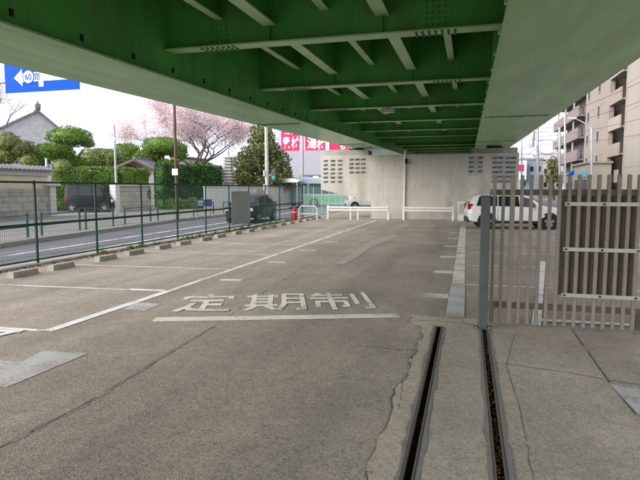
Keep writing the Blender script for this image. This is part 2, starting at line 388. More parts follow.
# gate tracks sunk in the apron
for k, (a, c) in enumerate(SLOTS):
    lab = ['sunken steel gate track with clear dark channel between concrete strips', 'sunken steel gate track choked with dead leaves, ending at the grey post'][k]
    t = thing('gate_track', lab, 'gate track', ((a + c) / 2, 0, 0), 0, 'sunken tracks of the sliding gate')
    h_ = (c - a) / 2; y0, y1 = SLOT_Y
    MB().poly([(-h_, y0, -0.06), (h_, y0, -0.06), (h_, y1, -0.06), (-h_, y1, -0.06)]).poly([(-h_, y1, -0.06), (h_, y1, -0.06), (h_, y1, 0.0), (-h_, y1, 0)]).build('channel_bed', M_soil, t)
    for s in (-1, 1):
        b = MB(); xa, xb = sorted((s * (h_ - 0.016), s * (h_ - 0.002)))
        b.box(xa, xb, y0, y1, -0.06, 0.012); b.build('steel_angle', M_rail, t)
        b = MB(); yy = y0; wv = 0.05
        while yy < y1:
            yn = min(y1, yy + random.uniform(0.1, 0.3)); wn = random.uniform(0.016, 0.042)
            x_in = s * (h_ + 0.002); b.poly([(x_in, yy, 0.0085), (s * (h_ + wv), yy, 0.0085), (s * (h_ + wn), yn, 0.0085), (x_in, yn, 0.0085)][::s]); yy = yn; wv = wn
        b.build('mortar_strip', M_mortar, t)
    n = 260 if k == 0 else 1500
    c0 = np.stack([rng.uniform(-h_ + .018, h_ - .018, n), rng.uniform(2.2, y1 - 0.05, n), rng.uniform(-0.055, -0.035 if k == 0 else 0.004, n)], 1)
    d1 = rng.normal(size=(n, 3)); d1[:, 2] *= 0.4; d1 /= np.linalg.norm(d1, axis=1)[:, None]; d2 = np.cross(d1, rng.normal(size=(n, 3)) * [.4, .4, 1]); d2 /= np.linalg.norm(d2, axis=1)[:, None]
    sz = rng.uniform(0.006, 0.015, n)[:, None]
    tag(quads_obj('leaf_litter', np.stack([c0 - d1 * sz, c0 - d2 * sz * .6, c0 + d1 * sz, c0 + d2 * sz * .6], 1), M_dead, t), kind='stuff')

# paint on the lot
MK = 0.004
def stripe(name, a, b, wd, m, z=MK, parent=lot):
    a = Vector(a[:2]); b = Vector(b[:2]); d = (b - a).normalized(); n = Vector((-d.y, d.x)) * wd / 2
    return sheet(name, [a - n, b - n, b + n, a + n], z, m, parent)
LX = -4.64
stripe('bay_line', (LX, 7.74), (LX + .02, 28.2), 0.12, M_cream)
stripe('bay_line', (LX - .04, 5.10), (LX, 7.70), 0.14, M_white, 0.006)
for i, y in enumerate([5.12, 7.66, 10.13, 12.62, 15.1, 17.6, 20.1, 22.6, 25.1, 27.6]):
    stripe('bay_line', (-8.35, y - (0.26 if i < 3 else .1)), (LX - .075, y), 0.085, M_cream if i > 0 else M_white)
    if i == 0: stripe('bay_line', (-8.35, 4.6), (-4.95, 5.0), 0.10, M_white, 0.008)
    if i == 1: stripe('bay_line', (-5.35, y - .02), (LX - .08, y + .02), 0.12, M_white, 0.008)
    if i > 0 and i < 7: stripe('bay_number_patch', (LX + .32, y + 1.25), (LX + .72, y + 1.3), 0.17, M_cream)
stripe('bay_line', G(-25, 341), G(24, 330), 0.10, M_white, 0.010)
sheet('grey_patch', gp([(-25, 368), (0, 360.5), (22, 362), (43, 351), (88, 353.5), (6, 388), (-25, 384)]), MK, M_grey, lot)
sheet('grey_patch', gp([(122, 309.5), (138, 302.5), (161, 304), (145, 311)]), MK, M_grey, lot)
TH = R_(19.2); EX = Vector((math.cos(TH), math.sin(TH), 0)); EY = Vector((-math.sin(TH), math.cos(TH), 0))
A = Vector((-3.80, 5.93, 0)); stripe('stop_line', A, A + EX * 3.14, 0.22, M_kanji)
B0 = Vector((-3.83, 6.37, 0))
STROKES = {
 '定': [[(.5, 1.02), (.5, .86)], [(.06, .84), (.94, .84)], [(.08, .88), (.08, .68)], [(.92, .88), (.92, .68)], [(.2, .60), (.8, .60)], [(.5, .62), (.5, .06)], [(.5, .36), (.8, .36)], [(.28, .46), (.22, .26), (.06, .0)], [(.17, .22), (.32, .09), (.52, .05), (.98, .03)]],
 '期': [[(.0, .84), (.54, .84)], [(.13, .98), (.13, .26)], [(.41, .98), (.41, .26)], [(.13, .65), (.41, .65)], [(.13, .47), (.41, .47)], [(.0, .27), (.54, .27)], [(.17, .22), (.03, .0)], [(.36, .22), (.5, .02)], [(.64, .97), (.64, .35), (.56, .0)], [(.60, .94), (.98, .94)], [(.95, .96), (.95, .02)], [(.98, .04), (.83, .04)], [(.64, .66), (.95, .66)], [(.64, .4), (.95, .4)]],
 '制': [[(.16, 1.0), (.03, .78)], [(.12, .85), (.56, .85)], [(-.02, .66), (.64, .66)], [(.33, 1.02), (.33, -.02)], [(.06, .45), (.58, .45)], [(.09, .45), (.09, .12)], [(.56, .45), (.56, .16)], [(.59, .16), (.47, .16)], [(.74, .92), (.74, .26)], [(.95, 1.0), (.95, .02)], [(.98, .05), (.82, .05)]]}
for ch, u, wd in (('定', 0.0, 0.80), ('期', 0.97, 0.88), ('制', 1.94, 0.88)):
    b = MB(); zz = MK; hv = .070 if ch == '定' else .060
    for stt in STROKES[ch]:
        P_ = [B0 + EX * (u + x * wd) + EY * (y * 1.16) for x, y in stt]
        for i in range(len(P_) - 1):
            d = (P_[i + 1] - P_[i]).normalized(); fat = hv * (0.62 + .38 * abs(d.dot(EX))); n = Vector((-d.y, d.x, 0)) * fat
            e = d * (fat * .6 if i else 0); q = [P_[i] - n - e, P_[i + 1] - n, P_[i + 1] + n, P_[i] + n - e]
            b.poly([(v.x, v.y, zz) for v in q]); zz += .00035
    b.build('lettering', M_kanji, lot)
stripe('bay_line', (-0.125, 9.62), (-0.17, 25.2), 0.22, M_cream)
stripe('grey_patch', (-0.125, 7.04), (-0.125, 9.6), 0.24, M_grey, 0.007)
for i in range(6):
    y = 8.42 + 2.5 * i; stripe('bay_number_patch', (-0.62, y), (-0.25, y + .02), 0.34 if i < 3 else 0.26, paint_mark('pale patch paint', (.70, .71, .72), LOT, .42))
for i in range(6):
    stripe('bay_line', (0.0, 9.55 + 2.48 * i), (4.9, 9.75 + 2.48 * i), 0.085, M_cream, 0.005)
stripe('bay_line', (5.0, 7.3), (4.9, 24.5), 0.12, M_cream, 0.006)
stripe('bay_line', (0.92, 7.18), (6.0, 7.3), 0.14, M_white, 0.009)
stripe('bay_line', G(536, 326), G(543, 262), 0.11, M_white, 0.0095)
sheet('grey_patch', gp([(335, 264), (345, 257), (372, 240), (396, 234), (399, 236), (372, 247), (356, 258), (345, 264)]), 0.0035, paint_mark('faded grey paint', (.44, .425, .40), LOT, .85), lot)

# kerb under the fence and road
def kx(y): return -13.25 - 0.125 * (min(y, 26.0) - 12.0)
rb = MB(); pb = MB(); kb = MB()
ys = [-20, 0, 12, 26, 40, 60]
for i in range(len(ys) - 1):
    a, c = ys[i], ys[i + 1]
    rb.poly([(kx(a), a, -0.10), (-9.7, a, -0.10), (-9.7, c, -0.10), (kx(c), c, -0.10)])
    pb.poly([(-60, a, 0.03), (kx(a) - .16, a, 0.03), (kx(c) - .16, c, 0.03), (-60, c, 0.03)])
struct('road', rb, M_road); struct('pavement', pb, M_pave)
nk = 0
kerb = bpy.data.objects.new('pavement_kerb', None); COL.objects.link(kerb); tag(kerb, kind='structure')
y = 4.0; kme = None
while y < 45:
    b = MB().bbox(-0.15, 0, -0.492, 0.492, -0.16, 0.055, 0.018)
    if kme is None: o = b.build('kerb_stone', M_kerb, kerb); kme = o.data
    else: o = bpy.data.objects.new('kerb_stone', kme); COL.objects.link(o); o.parent = kerb
    o.location = (kx(y + .5), y + .5, 0); o.rotation_euler = (0, 0, math.atan(0.125)); y += 1.0
for (x0, y0, x1, y1, wd) in ((-9.98, 4, -11.05, 27, .15), (-11.35, 4, -12.75, 40, .15), (-12.75, 4, -15.4, 26, .10)):
    stripe('lane_line', (x0, y0), (x1, y1), wd, M_rwhite, -0.096, bpy.data.objects['road'])
fk = thing('fence_kerb', 'low dirty concrete kerb under the green mesh fence', 'kerb', (-9.2, 18, 0))
b = MB(); b.bbox(-9.70, -9.0, -2, 45, -0.16, 0.03, 0.02); b.build('kerb_body', M_kerb, fk, world=True)
# dirt, dead leaves and weeds along it
n = 3600; c0 = np.stack([-8.96 + np.abs(rng.normal(0, 0.13, n)), rng.uniform(5, 31, n), rng.uniform(0.004, 0.02, n)], 1)
d1 = rng.normal(size=(n, 3)) * [1, 1, .25]; d1 /= np.linalg.norm(d1, axis=1)[:, None]; d2 = np.cross(d1, rng.normal(size=(n, 3))); d2 /= np.linalg.norm(d2, axis=1)[:, None]
sz = rng.uniform(0.012, 0.035, n)[:, None]
tag(quads_obj('leaf_litter', np.stack([c0 - d1 * sz, c0 - d2 * sz * .5, c0 + d1 * sz, c0 + d2 * sz * .5], 1), M_dead), 'scattered dead leaves and dirt along the fence kerb', 'leaf litter', kind='stuff')
Wd = []
for k in range(26):
    cy = random.uniform(9, 30); cx = -8.95 + random.uniform(-.05, .1)
    for j in range(26):
        a = random.uniform(0, 6.28); ln = random.uniform(.05, .16); p = np.array([cx + random.gauss(0, .05), cy + random.gauss(0, .12), 0.01]); d = np.array([math.cos(a) * .5, math.sin(a) * .5, 1.0]) * ln; s = np.array([-math.sin(a), math.cos(a), 0]) * .010
        Wd.append([p - s, p + s, p + d + s * .3, p + d - s * .3])
tag(quads_obj('weeds', np.array(Wd), M_weed), 'small green weeds sprouting along the fence kerb', 'weeds', kind='stuff')

# ------------------------------------------------------------------ viaduct
SL = 0.023; BZ = 3.24
br = thing('viaduct', 'green steel viaduct of two box girders, cross beams and stringers over the lot', 'bridge', (0, 0, BZ))
br.rotation_euler = (math.atan(SL), 0, 0)
Y0, Y1 = -4.6, 92.0  # viaduct cut short behind the camera, unseen, so sky light reaches the near ground
def girder(xa, xb, inner):  # inner: +1 inner web on the xb side
    g = MB()
    ia, ib = (xa + .06, xb - .10) if inner > 0 else (xa + .10, xb - .06)
    g.box(ia, ib, Y0, Y1, 0.03, 1.5)
    o = g.build('box_girder', M_green, br)
    MB().box(xa, xb, Y0, Y1, 0.0, 0.026).build('bottom_flange', M_soffit, o)
    xe = xb if inner > 0 else xa
    MB().box(xe - .022 if inner > 0 else xe + .003, xe - .003 if inner > 0 else xe + .022, Y0, Y1, 0.028, 0.045).build('drip_edge', M_bolt, o)
    # inspection holes and lugs along the inner web
    xw = ib if inner > 0 else ia; y = 1.6; lm = em = None
    while y < 30 and inner > 0:
        if lm is None: q = MB().box(-.002, .012, -.028, .028, .135, .215).build('web_lug', M_dark, o); lm = q.data
        else: q = bpy.data.objects.new('web_lug', lm); COL.objects.link(q); q.parent = o
        q.location = (xw, y, 0); y += 1.1
    # drip lugs on the flange edge
    y = 2.15
    while y < 30:
        if em is None: q = MB().box(0, .026, -.03, .03, -.012, .02).build('edge_lug', M_soffit, o); em = q.data
        else: q = bpy.data.objects.new('edge_lug', em); COL.objects.link(q); q.parent = o
        q.location = (xe + (.004 if inner > 0 else -.03), y, 0); y += 1.1
    # bolted flange splice
    for ys_ in (15.6, 26.4):
        sb = MB()
        sb.box(xa + .05, xb - .05, ys_ - .004, ys_ + .004, -.003, -.0005)
        nb = int((xb - xa - .2) / .075)
        for q in range(nb):
            for dy in (-.06, .06): sb.lathe([(.021, -.022), (.021, -.0006)], (xa + .1 + q * .075, ys_ + dy, 0), n=6)
        tag(sb.build('splice_bolts', M_bolt, o), kind='stuff')
    return o
girder(-6.28, -4.66, 1); girder(0.31, 2.22, -1)
WL, WR = -4.76, 0.41
# deck slab, brackets and parapet
slab = MB().box(-7.9, 3.85, Y0, Y1, 1.5, 1.72).build('deck_slab', M_conc2, br)
for x in (-7.9, 3.63): MB().box(x, x + .22, Y0, Y1, 1.722, 2.6).build('parapet', M_conc, br)
beam_me = None
def beam(y):
    bm_ = MB().box(WL, WR, y - .008, y + .008, .475, 1.5).build('floor_beam', M_green, br)
    MB().box(WL + .004, WR - .004, y - .14, y + .14, .45, .473).build('beam_flange', M_flange, bm_)
    for x in (-3.0, -1.26):
        MB().box(x - .008, x + .008, y - .11, y - .0085, .475, 1.5).build('stiffener', M_green, bm_)
    bb = MB()
    for xs in (-3.86, -0.50):
        for q in range(4):
            for r in range(11): bb.lathe([(.016, -.030), (.016, -.0085)], (xs + q * .085 - .13, y, .56 + r * .08), axis='y', n=6)
        for q in range(7):
            for dy in (-.10, -.05, .05, .10): bb.lathe([(.018, .428), (.018, .449)], (xs + q * .09 - .27, y + dy, 0), n=6)
        MB().box(xs - .22, xs + .22, y - .012, y - .0082, .5, 1.45).build('splice_plate', M_green, bm_)
    tag(bb.build('splice_bolts', M_bolt, bm_), kind='stuff')
yb = [-4.3, -0.2, 3.97] + [8.12 + 4.15 * k for k in range(16)]
for y in yb: beam(y)
for i in range(len(yb) - 1):
    a, c = yb[i] + .01, yb[i + 1] - .01
    for x in (-3.0, -1.26):
        s = MB().box(x - .006, x + .006, a, c, .745, 1.5).build('stringer', M_green, br)
        MB().box(x - .10, x + .10, a, c - .02, .72, .742).build('stringer_flange', M_flange, s)
    for x in (-3.85, -2.13, -0.42):
        s = MB().box(x - .005, x + .005, a, c, .90, 1.5).build('rib', M_green, br)
        MB().box(x - .065, x + .065, a, c - .02, .88, .898).build('rib_flange', M_flange, s)
MB().poly([(WL, Y0, 1.48), (WR, Y0, 1.48), (WR, Y1, 1.48), (WL, Y1, 1.48)]).build('deck_plate', M_green, br)
# end diaphragm cross frame at the pier
MB().box(WL, WR, 30.9, 30.92, .30, 1.5).build('end_beam', M_green, br)
# lamp box under the third beam
lb = AY(388, 112, 16.3)
lt = thing('lamp_box', 'small beige box lamp fixed under a green cross beam', 'lamp', (lb.x, 16.25, BZ + SL * 16.25 + .30))
MB().bbox(-.19, .19, -.08, .08, 0, .115, .012).build('housing', mat('beige plastic', (.55, .5, .42), .5), lt)
MB().box(-.16, .16, -.06, .06, -.012, -.001).build('lens', mat('lamp lens', (.6, .58, .52), .3), lt)
MB().box(-.02, .02, -.02, .02, .1155, .147).build('bracket', M_bolt, lt)

# ------------------------------------------------------------------ pier
pr = thing('concrete_pier', 'wide hammerhead concrete pier wall with raised bearing seats and anchor clusters', 'pier', (-2.76, 30.0, 0), R_(3.0))
HW = 5.31; SW = 2.45; TH_ = 1.9; ZT = 3.53
prof = [(-SW, -.1), (SW, -.1), (SW, .95), (HW, 1.62), (HW, ZT), (-HW, ZT), (-HW, 1.62), (-SW, .95)]
body = MB().prism([(x, 0, z) for x, z in prof], (0, TH_, 0)).build('pier_body', M_conc, pr)
jb = MB()
for z in (1.15, 2.35): jb.box(-HW + .01 if z > 1.7 else -SW, HW - .01 if z > 1.7 else SW, -.004, .004, z - .007, z + .007)
for x in (-3.6, -1.8, 0.0, 1.8, 3.6):
    jb.box(x - .006, x + .006, -.0035, .0035, .96 if abs(x) < 2.4 else 1.55, ZT - .01)
jb.build('form_joint', mat('form joint', (.43, .41, .37), .9), body)
hb = MB()
for i in range(17):
    for z in (.55, 1.75, 2.9):
        x = -4.8 + i * .6
        if z < 1.5 and abs(x) > 2.3: continue
        hb.lathe([(.028, -.003), (.028, .002)], (x, 0, z), axis='y', n=8)
tag(hb.build('tie_holes', mat('tie hole', (.33, .31, .28), .9), body), kind='stuff')
for xs, (xa, xb) in (('l', (-5.1, -2.62)), ('r', (2.9, 5.25))):
    MB().bbox(xa, xb, .15, TH_ - .1, ZT - .01, 3.83, .02).build('bearing_seat', M_conc2, pr)
for xc in (-3.35, 4.1):
    bz = MB().bbox(xc - .42, xc + .42, .35, 1.2, 3.831, 3.90, .01).build('bearing', M_dark, pr)
    MB().lathe([(.36, 3.9), (.36, 3.955)], (xc, .78, 0), n=16).build('bearing_disc', M_bolt, bz)
# grouped anchor heads
def anchors(x0, z0, cols, rows, dx, dz, paired):
    b = MB()
    for r in range(rows):
        for c in range(cols):
            x = x0 + c * dx + random.uniform(-.008, .008); z = z0 - r * dz + (random.uniform(-.008, .008))
            for s in (-1, 1):
                b.lathe([(.034, -.055), (.040, -.05), (.040, -.016)], (x + s * .06, 0, z + s * .02), axis='y', n=6)
                b.lathe([(.017, -.085), (.017, -.05)], (x + s * .06, 0, z + s * .02), axis='y', n=6)
            b.box(x - .12, x + .12, -.016, -.002, z - .045, z + .045)
    tag(b.build('anchor_cluster', M_anch, pr), kind='stuff')
X0 = -2.76
anchors(-7.80 - X0, 3.24, 3, 6, .41, .235, 0); anchors(-6.33 - X0, 3.29, 3, 4, .33, .235, 0)
anchors(0.12 - X0, 3.30, 2, 4, .48, .24, 0); anchors(1.35 - X0, 3.28, 2, 6, .28, .245, 0); anchors(2.0 - X0, 3.28, 2, 6, .26, .245, 0)
st_m = mat('grey stain wash', (.41, .405, .385), .9, .12, 3, dirt=(.48, .455, .41), dirt_amt=.9, dirt_scale=2.5)
for (a, c, z0, z1) in ((0.0, .75, 2.4, 3.4), (1.2, 2.42, 1.95, 3.4)): MB().box(a - X0, c - X0, -.0015, -.0006, z0, z1).build('repair_wash', st_m, body)
# white drain pipe with a dark junction
dp = thing('drain_pipe', 'slim white vertical pipe fixed to the pier face', 'pipe', (-3.36, 29.9, 0))
b = MB(); b.tube((0, 0, .02), (0, 0, 3.75), .045, .045, 10); b.build('pipe', M_wmetal, dp, smooth=40)
for z in (.6, 1.7, 2.8): MB().box(-.07, .07, -.05, .09, z, z + .04).build('clip', M_strap, dp)
MB().bbox(.01, .15, -.10, .04, 3.02, 3.28, .02).build('junction_box', M_dark, dp)

# ------------------------------------------------------------------ guard rails
def guardrail(x0, x1, y, label, rz=0, posts=(0, 1), legs=()):
    t = thing('guard_rail', label, 'guard rail', (x0, y, 0), rz, 'white guard rails before the pier')
    L_ = x1 - x0
    for z in (.44, .59):
        MB().prism([(0, -.045, z), (0, -.075, z + .03), (0, -.075, z + .08), (0, -.045, z + .115)], (L_, 0, 0)).build('rail_beam', M_wmetal, t)
    for p in posts: MB().bbox(p * L_ - .06, p * L_ + .06, -.044, .07, -.02, .76, .012).build('post', M_wmetal, t)
    for p in legs: MB().bbox(p * L_ - .04, p * L_ + .04, -.04, .05, -.02, .6, .01).build('post', M_wmetal, t)
    return t
guardrail(-7.35, -4.08, 28.6, 'long white guard rail before the tapered end of the pier', R_(6), (0.0, 1.0), (.38, .5))
guardrail(-3.28, -0.72, 29.0, 'short white guard rail beside the drain pipe', R_(2))
lp = thing('pipe_barrier', 'white looped pipe barrier standing at the end of the fence', 'barrier', (-8.1, 27.3, 0))
b = MB(); pts = [(-.5, 0, 0), (-.5, 0, .6), (-.38, 0, .75), (.38, 0, .75), (.5, 0, .6), (.5, 0, 0)]; b.path(pts, .03, 8); b.build('hoop', M_wmetal, lp)
MB().path([(-.5, 0, .35), (.5, 0, .35)], .022, 8).build('cross_bar', M_wmetal, lp)
# white meter cabinet by the pier corner
mc = thing('meter_cabinet', 'narrow white cabinet standing behind the white car', 'cabinet', (-0.28, 29.3, 0))
MB().bbox(-.2, .2, -.14, .14, 0, 1.0, .02).build('case', M_wmetal, mc); MB().box(-.14, .14, -.146, -.141, .35, .9).build('door', M_strap, mc)

# ------------------------------------------------------------------ mesh fence
def fence_run(name, label, x, y0, n, mp_, mw, pitch=2.0, ht=1.8, wires=True, mid=True):
    t = thing(name, label, 'fence', (x, y0, 0.03))
    pme = None
    for i in range(n + 1):
        if pme is None:
            o = MB().tube((0, 0, -.02), (0, 0, ht), .03, .03, 10).build('post', mp_, t, smooth=40); pme = o.data
        else:
            o = bpy.data.objects.new('post', pme); COL.objects.link(o); o.parent = t
        o.location = (0, i * pitch, 0)
    for i in range(n):
        a, c = i * pitch + .03, (i + 1) * pitch - .03
        MB().box(-.022, .022, a, c, ht - .055, ht - .012).build('top_rail', mp_, t)
        if mid: MB().box(-.012, .012, a, c, ht * .47 - .03, ht * .47 + .03).build('middle_rail', mp_, t)
        MB().box(-.018, .018, a, c, .05, .085).build('bottom_rail', mp_, t)
        wb = MB(); y = a + .04
        while y < c: wb.box(.024, .0268, y - .002, y + .002, .07, ht - .02); y += .05
        z = .15
        while z < ht - .05: wb.box(.0272, .030, a, c, z - .002, z + .002); z += .15 if not wires else .10
        tag(wb.build('wire_mesh', mw, t), kind='stuff')
    return t
fence_run('mesh_fence', 'dark green wire mesh fence with round posts between the lot and the road', -9.15, 1.8, 14, M_fence, M_wire)
fence_run('mesh_fence', 'pale teal mesh fence beyond the dark green fence by the pier', -9.2, 30.2, 6, M_pfence, M_pfence, mid=False)
pn = thing('grey_panel', 'opaque grey sheet panel tied to the green mesh fence', 'panel', (-9.09, 20.85, 0.2))
MB().bbox(-.012, .012, -.95, .95, 0.0, 1.36, .003).build('sheet', mat('grey sheet', (.30, .315, .32), .6, .1, 2), pn)
for yy in (-.9, .9):
    for zz in (.1, 1.2): MB().box(-.03, .016, yy - .015, yy + .015, zz, zz + .03).build('tie', M_strap, pn)
rp = thing('extinguisher_post', 'short red cylinder post standing at the fence foot', 'post', (-8.85, 27.3, 0.0))
M_red = mat('red paint', (.45, .03, .035), .45, .1)
MB().lathe([(.13, 0), (.13, .58), (.11, .64), (.05, .68), (.02, .69)], (0, 0, 0), n=16).build('body', M_red, rp, smooth=40)
MB().lathe([(.135, .40), (.135, .46)], (0, 0, 0), n=16).build('band', mat('white band', (.6, .55, .53), .5), rp)

# wheel stops
ws = thing('wheel_stop', 'low concrete wheel stop block in a bay along the green fence', 'wheel stop', (-8.05, 8.35, 0), 0, 'concrete wheel stops along the fence')
b = MB(); L_ = .31
b.prism([(-.085, -L_, 0), (.085, -L_, 0), (.062, -L_ + .02, .11), (-.062, -L_ + .02, .11)], (0, 2 * L_, 0))
b.v[4:] = [(v[0], v[1] - (.04 if v[2] > .05 else 0), v[2]) for v in b.v[4:]]
b.build('block', mat('wheel stop concrete', (.42, .395, .34), .9, .2, 5, .4, 60, dirt=(.2, .17, .13), dirt_amt=.7, dirt_scale=4, rnd=.15, fine=.15), ws)
MB().box(.062, .0905, -.05, .05, .03, .06).build('reflector', mat('reflector', (.4, .33, .2), .4), ws)
first = True
for y in [5.12 + 2.5 * k for k in range(10)]:
    for dy in (.66, 1.76):
        if abs(y + dy - 8.28) < .02 and first: ws.location = (-8.15, 8.35, 0); first = False; continue
        dup(ws, (-8.12 + random.uniform(-.05, .05), y + dy + random.uniform(-.05, .05), 0), random.uniform(-.05, .05))

# ------------------------------------------------------------------ sliding gate
gt = thing('bar_gate', 'taupe steel bar gate with panel section closing the right side of the lot', 'gate', (0.305, 6.75, 0.02))
PIT = .1023; zb0, zt0 = .03, 1.79
NB = 34
bme = MB().bbox(-.018, .018, -.03, .03, zb0, zt0, .004).build('gate_bar', M_bar, gt)
for i in range(1, NB):
    o = bpy.data.objects.new('gate_bar', bme.data); COL.objects.link(o); o.parent = gt; o.location = (i * PIT, 0, 0)
    if i == 2: o.scale = (1.5, 1.25, 1)
for z0_, z1_ in ((1.555, 1.625), (.20, .27)):
    MB().bbox(-.05, NB * PIT, .031, .075, z0_, z1_, .004).build('gate_rail', M_bar, gt)
# ribbed sheet fixed behind the bars
PX0, PX1 = 7.35 * PIT, 15.1 * PIT
pb_ = MB().box(PX0, PX1, .080, .088, .385, 1.60).build('backing_sheet', M_slat, gt)
sm = None
for i in range(8):
    xc = (7.5 + i) * PIT + .03
    if sm is None:
        q = MB(); nseg = 6; wv = .034
        prof = [(-wv + 2 * wv * k / nseg, .0795 - .030 * math.sin(math.pi * k / nseg)) for k in range(nseg + 1)]
        q.prism([(p[0], p[1], .40) for p in prof], (0, 0, 1.15)); sm = q.build('panel_slat', M_slat, pb_, smooth=50); o = sm
    else:
        o = bpy.data.objects.new('panel_slat', sm.data); COL.objects.link(o); o.parent = pb_
    o.location = (xc, 0, 0)
for z in (1.46, .94, .405):
    s = MB().bbox(PX0 + .02, PX1 + .05, -.042, -.0305, z - .022, z + .022, .002).build('strap', M_strap, gt)
    for x in (PX0 + .05, (PX0 + PX1) / 2 + .03, PX1): MB().lathe([(.012, -.054), (.012, -.0421)], (x, 0, z), axis='y', n=6).build('bolt', M_dark, s)
for x in (.0, 1.6, 3.2):
    MB().bbox(x - .03, x + .03, .031, .075, .0, .198, .004).build('foot', M_bar, gt)
gpost = thing('gate_post', 'square dark grey steel gate post at the end of the leaf-filled track', 'post', (0.205, 6.62, 0))
MB().bbox(-.052, .052, -.05, .05, 0.012, 1.56, .008).build('shaft', M_post, gpost)
MB().bbox(-.058, .058, -.056, .056, 1.561, 1.575, .003).build('cap', M_post, gpost)
bp_ = MB().box(-.09, .09, -.085, .085, .0045, .0115).build('base_plate', M_post, gpost)
for sx in (-1, 1):
    for sy in (-1, 1): MB().lathe([(.01, .0116), (.01, .024)], (sx * .072, sy * .068, 0), n=6).build('bolt', M_strap, bp_)

